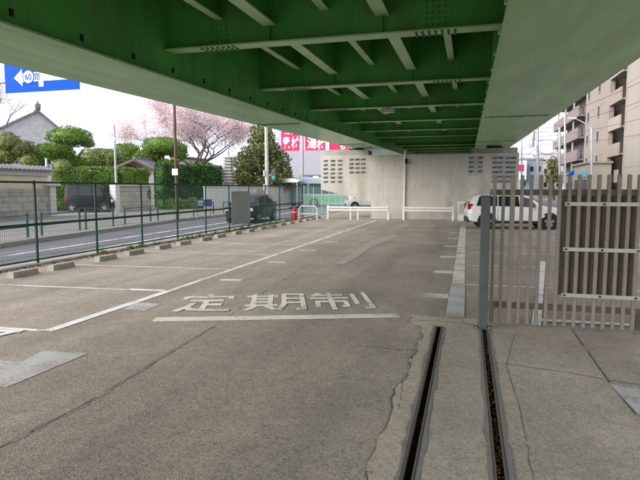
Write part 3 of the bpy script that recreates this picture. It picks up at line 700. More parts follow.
# ------------------------------------------------------------------ vehicles
M_tyre = mat('tyre', (.02, .02, .021), .85, .2); M_rim = mat('alloy rim', (.30, .31, .32), .35, .1, metal=.6)
M_gl = glass('car glass'); M_blk = mat('black trim', (.018, .018, .02), .5, .1)
M_tail = mat('tail lamp', (.38, .015, .02), .25, .1); M_head = mat('head lamp', (.65, .67, .7), .15, .05)
def car(name, label, cat, loc, rotz, st, paint, wheels, wr, sides, wind, rear, tail, head, doors, scale=1.0, group=None):
    t = thing(name, label, cat, loc, rotz, group); S = scale
    st = [tuple(a * S for a in q) for q in st]; wr *= S
    def at(x):
        for i in range(len(st) - 1):
            if st[i][0] <= x <= st[i + 1][0] + 1e-9:
                k = (x - st[i][0]) / (st[i + 1][0] - st[i][0]); return [st[i][j] + (st[i + 1][j] - st[i][j]) * k for j in range(6)]
        return list(st[-1])
    def ring(q):
        x, zb, zs, zt, wb, wt = q; zt = max(zt, zs + .02)
        h = [(wb * .80, zb), (wb * .96, zb + .05 * S), (wb, zb + (zs - zb) * .45), (wb * .985, zs), (wt, zt - .045 * S), (wt * .86, zt), (wt * .4, zt + .012 * S)]
        return [(x, -y, z) for y, z in h] + [(x, y, z) for y, z in h[::-1]]
    b = MB(); rs = [ring(q) for q in st]; n = len(rs[0])
    for r in rs: b.v += r
    for i in range(len(rs) - 1):
        for k in range(n): b.f.append((i * n + k, i * n + (k + 1) % n, (i + 1) * n + (k + 1) % n, (i + 1) * n + k))
    b.f.append(tuple(range(n))); b.f.append(tuple((len(rs) - 1) * n + k for k in range(n - 1, -1, -1)))
    body = b.build('body', paint, t, smooth=38)
    def spt(x, u, s, off=.008):
        q = at(x); y = q[4] * .985 + (q[5] - q[4] * .985) * u; z = q[2] + (q[3] - .045 * S - q[2]) * u
        return (x, s * (y + off), z + off * .3)
    for s in (-1, 1):
        for (xb0, xt0, xb1, xt1) in sides:
            q = MB(); cols = 6
            for c in range(cols + 1):
                f = c / cols
                q.v.append(spt((xb0 + (xb1 - xb0) * f) * S, .10, s)); q.v.append(spt((xt0 + (xt1 - xt0) * f) * S, .90, s))
            q.f = [(2 * c, 2 * c + 2, 2 * c + 3, 2 * c + 1) for c in range(cols)]
            q.build('side_window', M_gl, t)
        for x in doors:
            q = at(x * S); MB().poly([(x * S - .006, s * (q[4] + .004), q[1] + .12 * S), (x * S + .006, s * (q[4] + .004), q[1] + .12 * S), (x * S + .006, s * (q[4] * .985 + .006), q[2]), (x * S - .006, s * (q[4] * .985 + .006), q[2])]).build('door_gap', M_blk, t)
            MB().bbox(x * S + .04, x * S + .20, min(s * (q[4] + .002), s * (q[4] + .03)), max(s * (q[4] + .002), s * (q[4] + .03)), q[2] - .14 * S, q[2] - .11 * S, .004).build('door_handle', paint, t)
        xm = wind[0] * S - .35 * S; q = at(xm)
        MB().bbox(xm - .06, xm + .08, min(s * q[4], s * (q[4] + .18)), max(s * q[4], s * (q[4] + .18)), q[2] - .02, q[2] + .12, .02).build('wing_mirror', paint, t)
        q0 = at(st[3][0]); q1 = at(st[-3][0])
        MB().bbox(wheels[0] * S + wr + .06, wheels[1] * S - wr - .06, min(s * q0[4] * .9, s * (q0[4] + .012)), max(s * q0[4] * .9, s * (q0[4] + .012)), q0[1] - .02, q0[1] + .10 * S, .01).build('sill', M_blk, t)
    for (xa, xb), nm in ((wind, 'windscreen'), (rear, 'rear_window')):
        qa, qb = at(xa * S), at(xb * S); d = Vector((qb[0] - qa[0], 0, qb[3] - qa[3])); nn = Vector((-d.z, 0, d.x)).normalized()
        if nn.z < 0: nn = -nn
        a0, a1 = Vector((qa[0], 0, qa[3])) + d * .08 + nn * .022, Vector((qa[0], 0, qa[3])) + d * .9 + nn * .022
        MB().prism([(a0.x, -qa[5] * .88, a0.z), (a0.x, qa[5] * .88, a0.z), (a1.x, qb[5] * .88, a1.z), (a1.x, -qb[5] * .88, a1.z)], nn * .006).build(nm, M_gl, t)
    for xw in wheels:
        for s in (-1, 1):
            q = at(xw * S); yo = q[4]
            MB().lathe([(wr + .07 * S, -.05 * s), (wr + .07 * S, .006 * s)], (xw * S, s * yo, wr + .02), axis='y', n=28).build('wheel_arch', M_blk, t)
            wh = MB().lathe([(wr * .62, -.18 * s), (wr * .95, -.17 * s), (wr, -.13 * s), (wr, -.03 * s), (wr * .95, .012 * s), (wr * .66, .02 * s)], (xw * S, s * yo, wr), axis='y', n=24).build('wheel', M_tyre, t, smooth=40)
            r = MB().lathe([(wr * .64, .012 * s), (wr * .64, .0215 * s), (wr * .56, .0225 * s)], (xw * S, s * yo, wr), axis='y', n=24)
            r.build('rim', M_blk, wh)
            sp = MB()
            for k in range(5):
                a = 2 * math.pi * k / 5; c_, s_ = math.cos(a), math.sin(a)
                p = [(-.18, .05), (.18, .05), (.14, .62), (-.14, .62)]
                sp.prism([(xw * S + wr * (u * c_ - v * s_), s * (yo + .0235), wr + wr * (u * s_ + v * c_)) for u, v in p], (0, s * .008, 0))
            sp.lathe([(wr * .16, .024 * s), (wr * .14, .036 * s)], (xw * S, s * yo, wr), axis='y', n=12)
            sp.build('spoke', M_rim, wh)
    for s in (-1, 1):
        x, z0, z1, wd = [a * S for a in tail]; q = at(x + .1 * S); yo = q[4] * .96
        MB().bbox(x, x + .22 * S, min(s * (yo - wd), s * (yo + .03)), max(s * (yo - wd), s * (yo + .03)), z0, z1, .015).build('tail_lamp', M_tail, t)
        x, z0, z1, wd = [a * S for a in head]; q = at(x - .1 * S); yo = q[4] * .95
        MB().bbox(x - .24 * S, x, min(s * (yo - wd), s * (yo + .03)), max(s * (yo - wd), s * (yo + .03)), z0, z1, .015).build('headlamp', M_head, t)
    q = at(.06 * S)
    MB().bbox(-.02, .10 * S, -q[4] * .94, q[4] * .94, q[1] - .04, q[1] + .20 * S, .02).build('rear_bumper', M_blk, t)
    xe = st[-1][0]; q = at(xe - .05); MB().bbox(xe - .12, xe + .02, -q[4] * .9, q[4] * .9, q[1] - .03, q[1] + .14 * S, .02).build('front_bumper', M_blk, t)
    MB().bbox(-.035, -.021, -.17, .17, .56 * S, .66 * S, .003).build('number_plate', mat('number plate', (.7, .7, .68), .5), t)
    return t
suv = [(0.0, .42, .80, .84, .76, .70), (.05, .34, .97, 1.06, .82, .68), (.22, .30, .99, 1.42, .86, .65), (.42, .28, .98, 1.53, .87, .64), (1.3, .25, .96, 1.56, .88, .63),
       (2.25, .25, .94, 1.55, .88, .63), (2.7, .25, .93, 1.42, .88, .62), (3.25, .25, .92, 1.02, .87, .68), (3.9, .27, .88, .94, .84, .70), (4.2, .32, .76, .82, .76, .64), (4.3, .40, .62, .66, .66, .56)]
M_pw = mat('white car paint', (.80, .80, .80), .25, .02, 2, coat=.6); M_pb = mat('black car paint', (.007, .008, .010), .35, .05, 2, spec=.22, coat=.1)
M_pg = mat('dark green car paint', (.009, .016, .014), .35, .05, 2, spec=.22, coat=.1)
car('parked_car', 'white compact hatchback parked in a bay behind the bar gate', 'car', (-0.06, 24.0, 0), R_(6), suv, M_pw, (.82, 3.45), .33,
    [(.36, .50, 1.25, 1.27), (1.30, 1.32, 2.2, 2.16), (2.25, 2.22, 3.0, 2.60)], (3.25, 2.7), (.06, .38), (-.01, .88, 1.12, .16), (4.26, .66, .80, .28), (1.28, 2.2), .93)
XV = .80
van = [(0.0, .36, 1.0, 1.05, .72, .66), (.05, .28, 1.1, 1.75, .80, .68), (.2, .25, 1.1, 1.90, .84, .70), (1.5, .24, 1.1, 1.94, .84, .71), (3.0, .24, 1.08, 1.90, .84, .70), (3.35, .24, 1.06, 1.72, .84, .68),
       (3.95, .25, 1.02, 1.12, .82, .66), (4.2, .30, .88, .93, .78, .62), (4.3, .36, .6, .66, .7, .58)]
van = [(q[0] * XV,) + q[1:] for q in van]
car('black_van', 'black box-shaped minivan parked before the clipped hedge', 'van', (-27.35, 32.5, 0.03), R_(14), van, M_pb, (.55, 2.85), .30,
    [(.25, .25, .95, .95), (1.05, 1.05, 1.92, 1.92), (2.0, 2.0, 2.8, 2.52)], (3.95 * XV, 3.35 * XV), (.016, .096), (.0, .9, 1.1, .08), (4.24 * XV, .68, .9, .25), (1.0, 1.96))
hat = [(0.0, .40, .75, .80, .70, .62), (.06, .32, .92, .98, .76, .60), (.3, .28, .95, 1.30, .81, .58), (.6, .26, .95, 1.46, .83, .58), (1.3, .24, .94, 1.50, .84, .59),
       (2.2, .24, .93, 1.48, .84, .59), (2.7, .24, .92, 1.34, .83, .58), (3.2, .24, .90, .98, .82, .64), (3.75, .27, .82, .88, .78, .62), (3.95, .34, .6, .66, .68, .56)]
car('dark_car', 'dark green hatchback driving on the road behind the grey panel', 'car', (-11.35, 29.3, -0.1), R_(-88), hat, M_pg, (.75, 3.2), .31,
    [(.62, .80, 1.2, 1.22), (1.26, 1.28, 2.15, 2.1), (2.22, 2.2, 2.92, 2.55)], (3.2, 2.7), (.1, .55), (.0, .84, 1.05, .18), (3.9, .62, .78, .25), (1.22, 2.18))

car('far_car', 'small silver hatchback passing beyond the tapered pier end', 'car', (-10.6, 47.5, -.16), R_(20), hat, mat('silver paint', (.5, .5, .52), .3, .03, coat=.3), (.75, 3.2), .31,
    [(.62, .80, 1.2, 1.22), (1.26, 1.28, 2.15, 2.1), (2.22, 2.2, 2.92, 2.55)], (3.2, 2.7), (.1, .55), (.0, .84, 1.05, .18), (3.9, .62, .78, .25), (1.22, 2.18))
def bus(name, label, loc, rotz, c_body, c_stripe, L_=9.0, H_=2.95):
    t = thing(name, label, 'bus', loc, rotz, None); W = 1.2
    MB().bbox(0, L_, -W, W, .35, H_, .12).build('body', c_body, t)
    for s in (-1, 1):
        MB().box(.1, L_ - .1, min(s * (W + .004), s * (W + .008)), max(s * (W + .004), s * (W + .008)), .5, 1.15).build('side_stripe', c_stripe, t)
        k = .35
        while k < L_ - 1.2:
            MB().box(k, k + 1.2, min(s * (W + .003), s * (W + .01)), max(s * (W + .003), s * (W + .01)), 1.35, 2.35).build('window', M_gl, t); k += 1.35
        for xw in (2.2, L_ - 2.0):
            wh = MB().lathe([(.48, -.2 * s), (.48, .0), (.40, .02 * s)], (xw, s * W, .48), axis='y', n=20).build('wheel', M_tyre, t)
            MB().lathe([(.27, .021 * s), (.2, .03 * s)], (xw, s * W, .48), axis='y', n=14).build('rim', M_rim, wh)
    for x, nm in ((-.008, 'rear_window'), (L_ + .003, 'windscreen')):
        MB().box(x, x + .006, -W + .18, W - .18, 1.2, 2.35).build(nm, M_gl, t)
        MB().box(x, x + .006, -.7, .7, 2.42, 2.72).build('destination_board', M_dark, t)
    return t
p = G(315, 206); bus('city_bus', 'teal and green city bus waiting beyond the pier', (-17.0, 52.0, -.16), R_(12), mat('bus teal', (.42, .56, .60), .35, .05), mat('bus green', (.22, .46, .22), .4, .05), 9.5)
bus('white_bus', 'white and blue bus behind the white perimeter wall end', (-23.2, 54.0, -.16), R_(8), mat('bus white', (.75, .77, .8), .35, .04), mat('bus blue', (.10, .26, .55), .4, .05), 6.0, 2.75)

# ------------------------------------------------------------------ vegetation
def leafmat(name, c, isl=.45, var=.3): return mat(name, c, .65, var, 1.1, island=isl, spec=.25)
M_hedge = leafmat('bright hedge leaves', (.17, .27, .05)); M_hedge2 = leafmat('dark hedge leaves', (.065, .15, .04))
M_pine = leafmat('pine needles', (.155, .255, .05)); M_pine2 = leafmat('pale pine needles', (.19, .25, .08))
M_brn = leafmat('bronze foliage', (.17, .185, .06), .6); M_ever = leafmat('evergreen leaves', (.10, .14, .05)); M_ever2 = leafmat('yellow green leaves', (.145, .165, .06))
M_bark = mat('bark', (.10, .075, .06), .9, .3, 6, .5, 30); M_bark2 = mat('cherry bark', (.13, .10, .095), .9, .3, 6, .5, 30)
M_bloom = mat('cherry blossom', (.82, .68, .70), .7, .12, 1.5, island=.22); M_bloom2 = mat('pale cherry blossom', (.70, .56, .58), .7, .12, 1.5, island=.2)
def leaves(clumps, dens, size, solid=False):
    out = []
    for (c, r) in clumps:
        c = np.array(c); r = np.array(r); area = (r[0] * r[1] + r[1] * r[2] + r[0] * r[2])
        n = max(20, int(dens * area)); d = rng.normal(size=(n, 3)); d /= np.linalg.norm(d, axis=1)[:, None]
        ph = rng.uniform(0, 6.28, 3); lump = 1 + .13 * np.sin(d[:, 0] * 5 + ph[0]) * np.sin(d[:, 1] * 5 + ph[1]) + .10 * np.sin(d[:, 2] * 9 + ph[2])
        if solid: lump = 1 + (lump - 1) * .55
        rad = rng.uniform(.86, 1.05, n) * lump if solid else np.where(rng.random(n) < .75, rng.uniform(.82, 1.06, n), rng.uniform(.45, .85, n)) * lump
        P_ = c + d * r * rad[:, None]
        u = rng.normal(size=(n, 3)) + d * .3; u /= np.linalg.norm(u, axis=1)[:, None]
        v = np.cross(u, rng.normal(size=(n, 3))); v /= np.linalg.norm(v, axis=1)[:, None]
        s = size * rng.uniform(.6, 1.35, n)[:, None]
        out.append(np.stack([P_ - u * s, P_ - v * s * .55, P_ + u * s, P_ + v * s * .55], 1))
    return np.concatenate(out)
def blob(mb, c, r, n=10, k=6):
    vs = [(c[0], c[1], c[2] - r[2])]; fs = []
    for j in range(1, k):
        a = -math.pi / 2 + math.pi * j / k
        for i in range(n): t_ = 2 * math.pi * i / n; vs.append((c[0] + r[0] * math.cos(a) * math.cos(t_), c[1] + r[1] * math.cos(a) * math.sin(t_), c[2] + r[2] * math.sin(a)))
    vs.append((c[0], c[1], c[2] + r[2])); e = len(vs) - 1
    for i in range(n):
        fs.append((0, 1 + (i + 1) % n, 1 + i)); fs.append((e, 1 + (k - 2) * n + i, 1 + (k - 2) * n + (i + 1) % n))
        for j in range(k - 2): a = 1 + j * n; fs.append((a + i, a + (i + 1) % n, a + n + (i + 1) % n, a + n + i))
    mb.add(vs, fs)
def tree(name, label, base, pads, m, dens=110, size=.12, trunk_r=.14, core=True, cat='tree', bark=M_bark, subs=0, group=None, solid=False):
    """pads: (centre, radii) clumps in the world; trunk with a limb to every clump"""
    t = thing(name, label, cat, base, 0, group); cl = []
    for c, r in pads:
        cl.append((c, r))
        for k in range(subs):
            d = Vector((random.gauss(0, 1), random.gauss(0, 1), random.gauss(.2, .8))).normalized()
            f = random.uniform(.35, .6); cl.append(((c[0] + d.x * r[0] * .75, c[1] + d.y * r[1] * .75, c[2] + d.z * r[2] * .75), (r[0] * f, r[1] * f, r[2] * f)))
    cr_o = quads_obj('crown', leaves(cl, dens, size, solid), m, t, world=True)
    if core:
        b = MB()
        for c, r in pads: k_ = .84 if solid else .6; blob(b, c, (r[0] * k_, r[1] * k_, r[2] * k_))
        b.build('inner_foliage', m, cr_o, world=True)
    b = MB(); tp = max(pads, key=lambda q: q[0][2])[0]; base = Vector(base); top = Vector(tp)
    mid = base.lerp(top, .5) + Vector((random.uniform(-.2, .2), random.uniform(-.2, .2), 0))
    b.tube(base - Vector((0, 0, .1)), mid, trunk_r, trunk_r * .7, 8); b.tube(mid, top, trunk_r * .7, trunk_r * .25, 8)
    for c, r in pads:
        c = Vector(c); s = base.lerp(mid, .8) if c.z > mid.z else base.lerp(mid, .45); q = s.lerp(c, .6) + Vector((0, 0, .1)); b.tube(s, q, trunk_r * .4, trunk_r * .25, 6); b.tube(q, c, trunk_r * .25, trunk_r * .1, 6)
    b.build('trunk', bark, t, world=True, smooth=60)
    return t
def pad(px, py, Y, rx, rz, ry=None):
    """clump seen at px,py standing at distance Y, half width rx and half height rz in pixels"""
    c = AY(px, py, Y); d = (c - Vector((0, 0, CAM_H))).dot(AX_F); k = d / F
    return ((c.x, c.y, c.z), (rx * k, (ry if ry else rx) * k, rz * k))
def base_of(px, Y, z=0.03):
    c = AY(px, 200, Y); return (c.x, c.y, z)
tree('pine_tree', 'cloud-pruned garden pine with broad flat top pad beside the tiled gable', base_of(58, 36), [pad(70, 137, 36, 21, 10), pad(54, 152, 35.2, 20, 9), pad(88, 144, 36.6, 6, 4), pad(40, 160, 35.5, 10, 7), pad(72, 162, 36.5, 15, 6)], M_pine, 520, .07, .2, subs=1, solid=True)
tree('ball_shrub', 'small clipped ball shrub rising above the bright hedge', base_of(62, 33.4), [pad(62, 167, 33.4, 9.5, 7.5)], M_pine2, 600, .055, .08, cat='shrub', solid=True)
tree('bronze_tree', 'bushy bronze and green tree behind the cream wall', base_of(12, 33), [pad(8, 142, 33, 12, 9), pad(22, 150, 33.5, 12, 10), pad(2, 156, 33, 16, 10), pad(28, 162, 33, 9, 8)], M_brn, 330, .07, .15, subs=2, solid=True)
tree('pine_tree', 'spreading low pine with domed crown behind the hedge and steel pole', base_of(100, 44), [pad(95, 158, 44, 17, 9), pad(113, 158, 44.5, 16, 9), pad(84, 163, 43.5, 9, 6)], M_pine2, 380, .08, .18, subs=2, solid=True)
tree('pine_tree', 'tufted pine between the domed pine and the umbrella pine', base_of(128, 52), [pad(128, 150, 52, 12, 7), pad(138, 158, 52, 9, 8), pad(118, 156, 51, 8, 7)], M_pine, 300, .09, .15, subs=2, solid=True)
tree('umbrella_pine', 'large umbrella-shaped pine behind the small timber gate roof', base_of(165, 47), [pad(163, 146, 47, 20, 9), pad(150, 156, 46.5, 13, 7), pad(178, 153, 47.5, 10, 7), pad(165, 164, 47, 13, 5)], M_pine, 400, .08, .22, subs=1, solid=True)
tree('broadleaf_tree', 'tall dark evergreen garden tree beside the concrete utility pole', base_of(258, 50), [pad(262, 150, 50, 16, 14), pad(250, 165, 49, 17, 15), pad(277, 165, 50.5, 14, 14), pad(262, 135, 50, 12, 9), pad(245, 180, 48.5, 14, 11), pad(284, 178, 50, 9, 12), pad(268, 180, 49, 14, 10)], M_ever2, 150, .13, .3, core=True, subs=5)
tree('dark_shrub', 'dark leafy garden shrub beside the stone pagoda', base_of(212, 47), [pad(200, 172, 47, 14, 10), pad(215, 176, 46.5, 12, 9), pad(186, 176, 47.5, 12, 9)], M_ever, 100, .15, .12, cat='shrub', subs=3)
tree('street_tree', 'small pale green street tree between the roadside poles', base_of(554, 95, -.16), [pad(553, 164, 95, 5, 8), pad(556, 175, 95, 5, 8), pad(550, 176, 95, 4, 6)], M_ever2, 60, .2, .2, subs=3)

def hedge(name, label, p0, p1, z0, z1, th, m, dens=520, size=.065):
    p0 = Vector(p0); p1 = Vector(p1); L_ = (p1 - p0).length; d = (p1 - p0).normalized(); nn = Vector((-d.y, d.x, 0))
    t = thing(name, label, 'hedge', ((p0.x + p1.x) / 2, (p0.y + p1.y) / 2, z0))
    b = MB(); q = [p0 - nn * th * .36, p1 - nn * th * .36, p1 + nn * th * .36, p0 + nn * th * .36]
    b.prism([(v.x, v.y, z0) for v in q], (0, 0, (z1 - z0) * .94)); b.build('inner_growth', m, t, world=True)
    n = int(dens * (L_ * (z1 - z0) * 1.4 + L_ * th)); n1 = int(n * .72)
    a = rng.uniform(0, L_, n); zz = rng.uniform(z0, z1, n); side = rng.normal(0, .05, n) - th / 2
    top = np.arange(n) >= n1; side[top] = rng.uniform(-th / 2, th / 2, top.sum()); zz[top] = z1 + rng.normal(0, .06, top.sum()) + .05 * np.sin(a[top] * 3.1) + .05 * np.sin(a[top] * 7.3)
    side[~top] += .06 * np.sin(a[~top] * 2.7 + zz[~top] * 4)
    C_ = np.array(p0)[None, :] * [1, 1, 0] + a[:, None] * np.array(d) + side[:, None] * np.array(nn); C_[:, 2] = zz
    ke = rng.random(n) < .12; C_[ke] = (np.array(p0) + (rng.random(ke.sum()) < .5)[:, None] * np.array(p1 - p0))[:, :] * [1, 1, 0] + rng.uniform(-th / 2, th / 2, ke.sum())[:, None] * np.array(nn) + rng.normal(0, .05, (ke.sum(), 3)); C_[ke, 2] = rng.uniform(z0, z1, ke.sum())
    C_ += (.09 * np.sin(C_[:, [1, 2, 0]] * 5.3 + 1.7) * np.sin(C_[:, [2, 0, 1]] * 3.7))
    u = rng.normal(size=(n, 3)); u /= np.linalg.norm(u, axis=1)[:, None]; v = np.cross(u, rng.normal(size=(n, 3))); v /= np.linalg.norm(v, axis=1)[:, None]
    s = size * rng.uniform(.6, 1.4, n)[:, None]
    quads_obj('leaves', np.stack([C_ - u * s, C_ - v * s * .5, C_ + u * s, C_ + v * s * .5], 1), m, t, world=True); return t
ha = AX(50, 200, -29.0); hb_ = AX(147, 200, -26.2)
hedge('hedge', 'tall clipped bright green hedge behind the black minivan', (-29.3, 33.3, 0), (-25.4, 35.4, 0), .03, 3.15, 1.0, M_hedge)
hedge('hedge', 'clipped bright green hedge behind the concrete block wall', (-25.3, 35.6, 0), (-24.45, 37.6, 0), .03, 3.1, 1.0, M_hedge)
hedge('dark_hedge', 'tall dark green hedge between the block wall and white wall', (-24.3, 39.2, 0), (-22.1, 45.3, 0), .03, 3.6, 1.2, M_hedge2, 380, .08)
hedge('low_hedge', 'low pale shrub strip at the foot of the dark hedge', (-22.9, 38.2, 0), (-20.7, 44.5, 0), .03, .75, .5, M_hedge, 380, .07)

def cherry(name, label, base, height, lean, seed, m, nb=5, spread=1.0, blooms=26, bsz=.07, depth=5, tr=.3):
    r_ = random.Random(seed); t = thing(name, label, 'tree', base); b = MB(); tips = []
    def grow(p, d, L_, r, lv):
        q = p
        for k in range(3):
            d2 = (d + Vector((r_.gauss(0, .16), r_.gauss(0, .16), r_.gauss(.02, .1)))).normalized(); n2 = q + d2 * L_ / 3
            b.tube(q, n2, r * (1 - k * .12), r * (1 - (k + 1) * .12), 6 if lv > 1 else 8, caps=False); q = n2; d = d2
            if lv >= 3: tips.append((q, lv))
        if lv >= depth: tips.append((q, lv)); return
        for k in range(2 if lv > 0 else nb):
            a = r_.uniform(0, 6.28); s = Vector((math.cos(a), math.sin(a), r_.uniform(-.15, .55)))
            grow(q, (d * .75 + s * (.75 if lv > 0 else .95) * spread).normalized(), L_ * r_.uniform(.68, .86), r * .62, lv + 1)
    grow(Vector(base) - Vector((0, 0, .1)), Vector(lean).normalized(), height * .30, tr, 0)
    b.build('trunk', bark_ := M_bark2, t, world=True, smooth=60)
    C_ = []
    for q, lv in tips:
        n = int(blooms * (1.0 if lv >= depth - 1 else .8)); C_.append(np.array(q)[None] + rng.normal(0, .42, (n, 3)))
    C_ = np.concatenate(C_); n = len(C_)
    u = rng.normal(size=(n, 3)); u /= np.linalg.norm(u, axis=1)[:, None]; v = np.cross(u, rng.normal(size=(n, 3))); v /= np.linalg.norm(v, axis=1)[:, None]
    s = bsz * rng.uniform(.6, 1.4, n)[:, None]
    quads_obj('blossom', np.stack([C_ - u * s, C_ - v * s * .8, C_ + u * s, C_ + v * s * .8], 1), m, t, world=True); return t
cherry('cherry_tree', 'large pink cherry tree in blossom behind the dark hedge', base_of(203, 58), 13.5, (-.05, 0, 1), 11, M_bloom, 7, 1.05, 58, .055, 6, .24)
cherry('cherry_tree', 'nearly bare pale cherry tree beside the blue direction sign', base_of(-26, 40), 12.5, (.12, 0, 1), 5, M_bloom2, 6, .95, 3, .05, 6, .26)

# ------------------------------------------------------------------ road side on the left: sign, walls, houses
M_blue = mat('sign blue', (.003, .085, .50), .55, .03, spec=.08); M_sw = mat('sign white', (.62, .65, .68), .4, .03)
M_galv = mat('galvanised pole', (.48, .50, .52), .45, .1, 3, metal=.3); M_cpole = mat('concrete pole', (.50, .50, .49), .85, .1, 2)
SY = 16.0
sa = AY(5.5, 92.5, SY); sb_ = AY(79.5, 88.5, SY); sx0, sx1, sz0 = sa.x, sb_.x, sb_.z - .02; sz1 = sz0 + 1.55
sg = thing('direction_sign', 'large blue road direction sign with white left arrow over the road', 'road sign', (sx0 - 3.2, SY + .15, .03))
pl = MB().bbox(sx0, sx1, SY, SY + .03, sz0, sz1, .004).build('sign_panel', M_blue, sg, world=True)
yf = SY - .006
def spx(px, py): q = AY(px, py, SY); return (q.x, q.z)
ax0, az = spx(14, 78.2); bx1, _ = spx(79, 78); hb2 = .155
ar = MB().poly([(ax0, yf, az), (ax0 + .36, yf, az - .30), (ax0 + .36, yf, az - hb2), (bx1 - .35, yf, az - hb2), (bx1 - .35, yf, az + hb2), (ax0 + .36, yf, az + hb2), (ax0 + .36, yf, az + .30)]).build('route_arrow', M_sw, pl, world=True)
sxm, _ = spx(41, 80); MB().poly([(sxm - .10, yf, sz0 + .16), (sxm + .10, yf, sz0 + .16), (sxm + .10, yf, az - hb2 - .001), (sxm - .10, yf, az - hb2 - .001)]).build('route_stem', M_sw, pl, world=True)
ccx, _ = spx(28.5, 77)
MB().poly([(ccx + .25 * math.cos(2 * math.pi * k / 24), yf - .004, az + .01 + .25 * math.sin(2 * math.pi * k / 24)) for k in range(24)]).build('route_shield', M_blue, pl, world=True)
MB().poly([(ccx + .215 * math.cos(2 * math.pi * k / 24), yf - .008, az + .01 + .215 * math.sin(2 * math.pi * k / 24)) for k in range(24)]).build('route_shield', M_sw, pl, world=True)
place_text('lettering', '60', (ccx, yf - .012, az + .01), (1, 0, 0), (0, 0, 1), .28, .22, M_blue, pl, .01, True)
kx_, _ = spx(36.5, 77); place_text('lettering', '間', (kx_, yf - .006, az), (1, 0, 0), (0, 0, 1), .25, .24, M_blue, pl, .004, True)
b = MB(); b.tube((sx0 - 3.2, SY + .15, 0), (sx0 - 3.2, SY + .15, 6.6), .13, .10, 12); b.build('mast', M_galv, sg, world=True, smooth=40)
b = MB()
for z in (sz0 + .42, sz0 + 1.15): b.tube((sx0 - 3.2, SY + .15, z), (sx1 - .4, SY + .09, z), .05, .05, 8)
b.build('arm', M_galv, sg, world=True, smooth=40)

M_creamw = mat('cream render', (.60, .53, .38), .85, .08, 1.5, dirt=(.4, .35, .27), dirt_amt=.5, dirt_scale=1.2)
M_pinkb = mat('mauve grey band', (.50, .44, .45), .8, .08, 2); M_stone = mat('weathered block', (.40, .37, .32), .9, .2, 3, .3, 40, dirt=(.16, .15, .13), dirt_amt=.75, dirt_scale=2.2, rnd=.18)
M_block = mat('buff concrete block', (.47, .43, .36), .9, .15, 3, .3, 40, dirt=(.3, .27, .22), dirt_amt=.6, dirt_scale=3, rnd=.14)
M_mort = mat('wall mortar', (.30, .285, .255), .9, .15); M_tile = mat('grey roof tile', (.19, .195, .21), .5, .15, 3, rnd=.15)
M_wall_w = mat('white wall render', (.68, .68, .67), .85, .06, 1.2, dirt=(.46, .45, .43), dirt_amt=.6, dirt_scale=1.0, stretch=(1, 1, .4))
M_timber = mat('dark timber', (.10, .06, .045), .75, .2, 3); M_pil = mat('pale pillar concrete', (.60, .58, .54), .85, .1, 2, dirt=(.4, .38, .34), dirt_amt=.5)
def blocks(root, x, y0, y1, z0, courses, bw, bh, m, name, dep=.2):
    """running bond blocks on a wall face at x (face towards +x)"""
    me = None; g = .012
    for c in range(courses):
        y = y0 - (bw / 2 if c % 2 else 0)
        while y < y1 - .01:
            a, e = max(y, y0), min(y + bw, y1)
            if e - a > .08:
                full = abs((e - a) - bw) < 1e-6
                if me is None and full: o = MB().bbox(-dep, 0, -bw / 2 + g, bw / 2 - g, g, bh, .012).build(name, m, root); me = o.data
                elif full: o = bpy.data.objects.new(name, me); COL.objects.link(o); o.parent = root
                else: o = MB().bbox(-dep, 0, -(e - a) / 2 + g, (e - a) / 2 - g, g, bh, .012).build(name, m, root)
                o.location = (x - root.location.x + random.uniform(-.006, .006), (a + e) / 2 - root.location.y, z0 + c * bh - root.location.z)
            y += bw
cw = thing('perimeter_wall', 'cream rendered wall with tile coping over a weathered block base', 'wall', (-24.1, 19.5, .03))
MB().box(-24.5, -24.03, 10, 26.8, .03, 1.66).build('wall_core', M_mort, cw, world=True)
blocks(cw, -24.0, 10, 26.8, .03, 4, .9, .405, M_stone, 'stone_block', .1)
MB().box(-24.5, -24.02, 10, 26.8, 1.661, 2.42).build('render', M_creamw, cw, world=True)
MB().box(-24.55, -23.9, 9.9, 26.95, 2.421, 2.70).build('coping_band', M_pinkb, cw, world=True)
rt = MB().prism([(-24.75, 9.8, 2.701), (-23.72, 9.8, 2.701), (-23.72, 9.8, 2.75), (-24.25, 9.8, 2.98), (-24.75, 9.8, 2.75)], (0, 17.3, 0)).build('coping_roof', M_tile, cw, world=True)
me = None
for k in range(58):
    y = 9.95 + k * .295
    if me is None:
        q = MB(); q.tube((.02, 0, 2.755 - .03), (-.52, 0, 2.985 - .03), .075, .075, 8); o = q.build('round_tile', M_tile, rt); me = o.data
    else: o = bpy.data.objects.new('round_tile', me); COL.objects.link(o); o.parent = rt
    o.location = (-23.70, y, 0)
pw = thing('gate_pillar', 'pale concrete pillar with overhanging cap at the cream wall end', 'pillar', (-24.1, 27.05, .03))
MB().bbox(-.28, .22, -.22, .22, 0, 1.82, .02).build('shaft', M_pil, pw); MB().bbox(-.5, .34, -.62, .5, 1.821, 2.08, .03).build('cap', M_pil, pw)
bw_ = thing('block_wall', 'buff concrete block wall between the pale pillar and dark hedge', 'wall', (-24.0, 35.4, .03))
MB().box(-24.3, -24.03, 33.45, 37.6, .03, 1.86).build('wall_core', M_mort, bw_, world=True); blocks(bw_, -24.0, 33.45, 37.6, .03, 5, .8, .355, M_block, 'block', .1)
MB().bbox(-24.36, -23.94, 33.42, 37.63, 1.862, 1.95, .02).build('coping', M_pil, bw_, world=True)
pw2 = thing('gate_pillar', 'plain white pillar between the black minivan and the block wall', 'pillar', (-24.0, 33.05, .03))
MB().bbox(-.25, .25, -.25, .25, 0, 1.95, .02).build('shaft', M_wall_w, pw2); MB().bbox(-.3, .3, -.3, .3, 1.951, 2.05, .015).build('cap', M_pil, pw2)
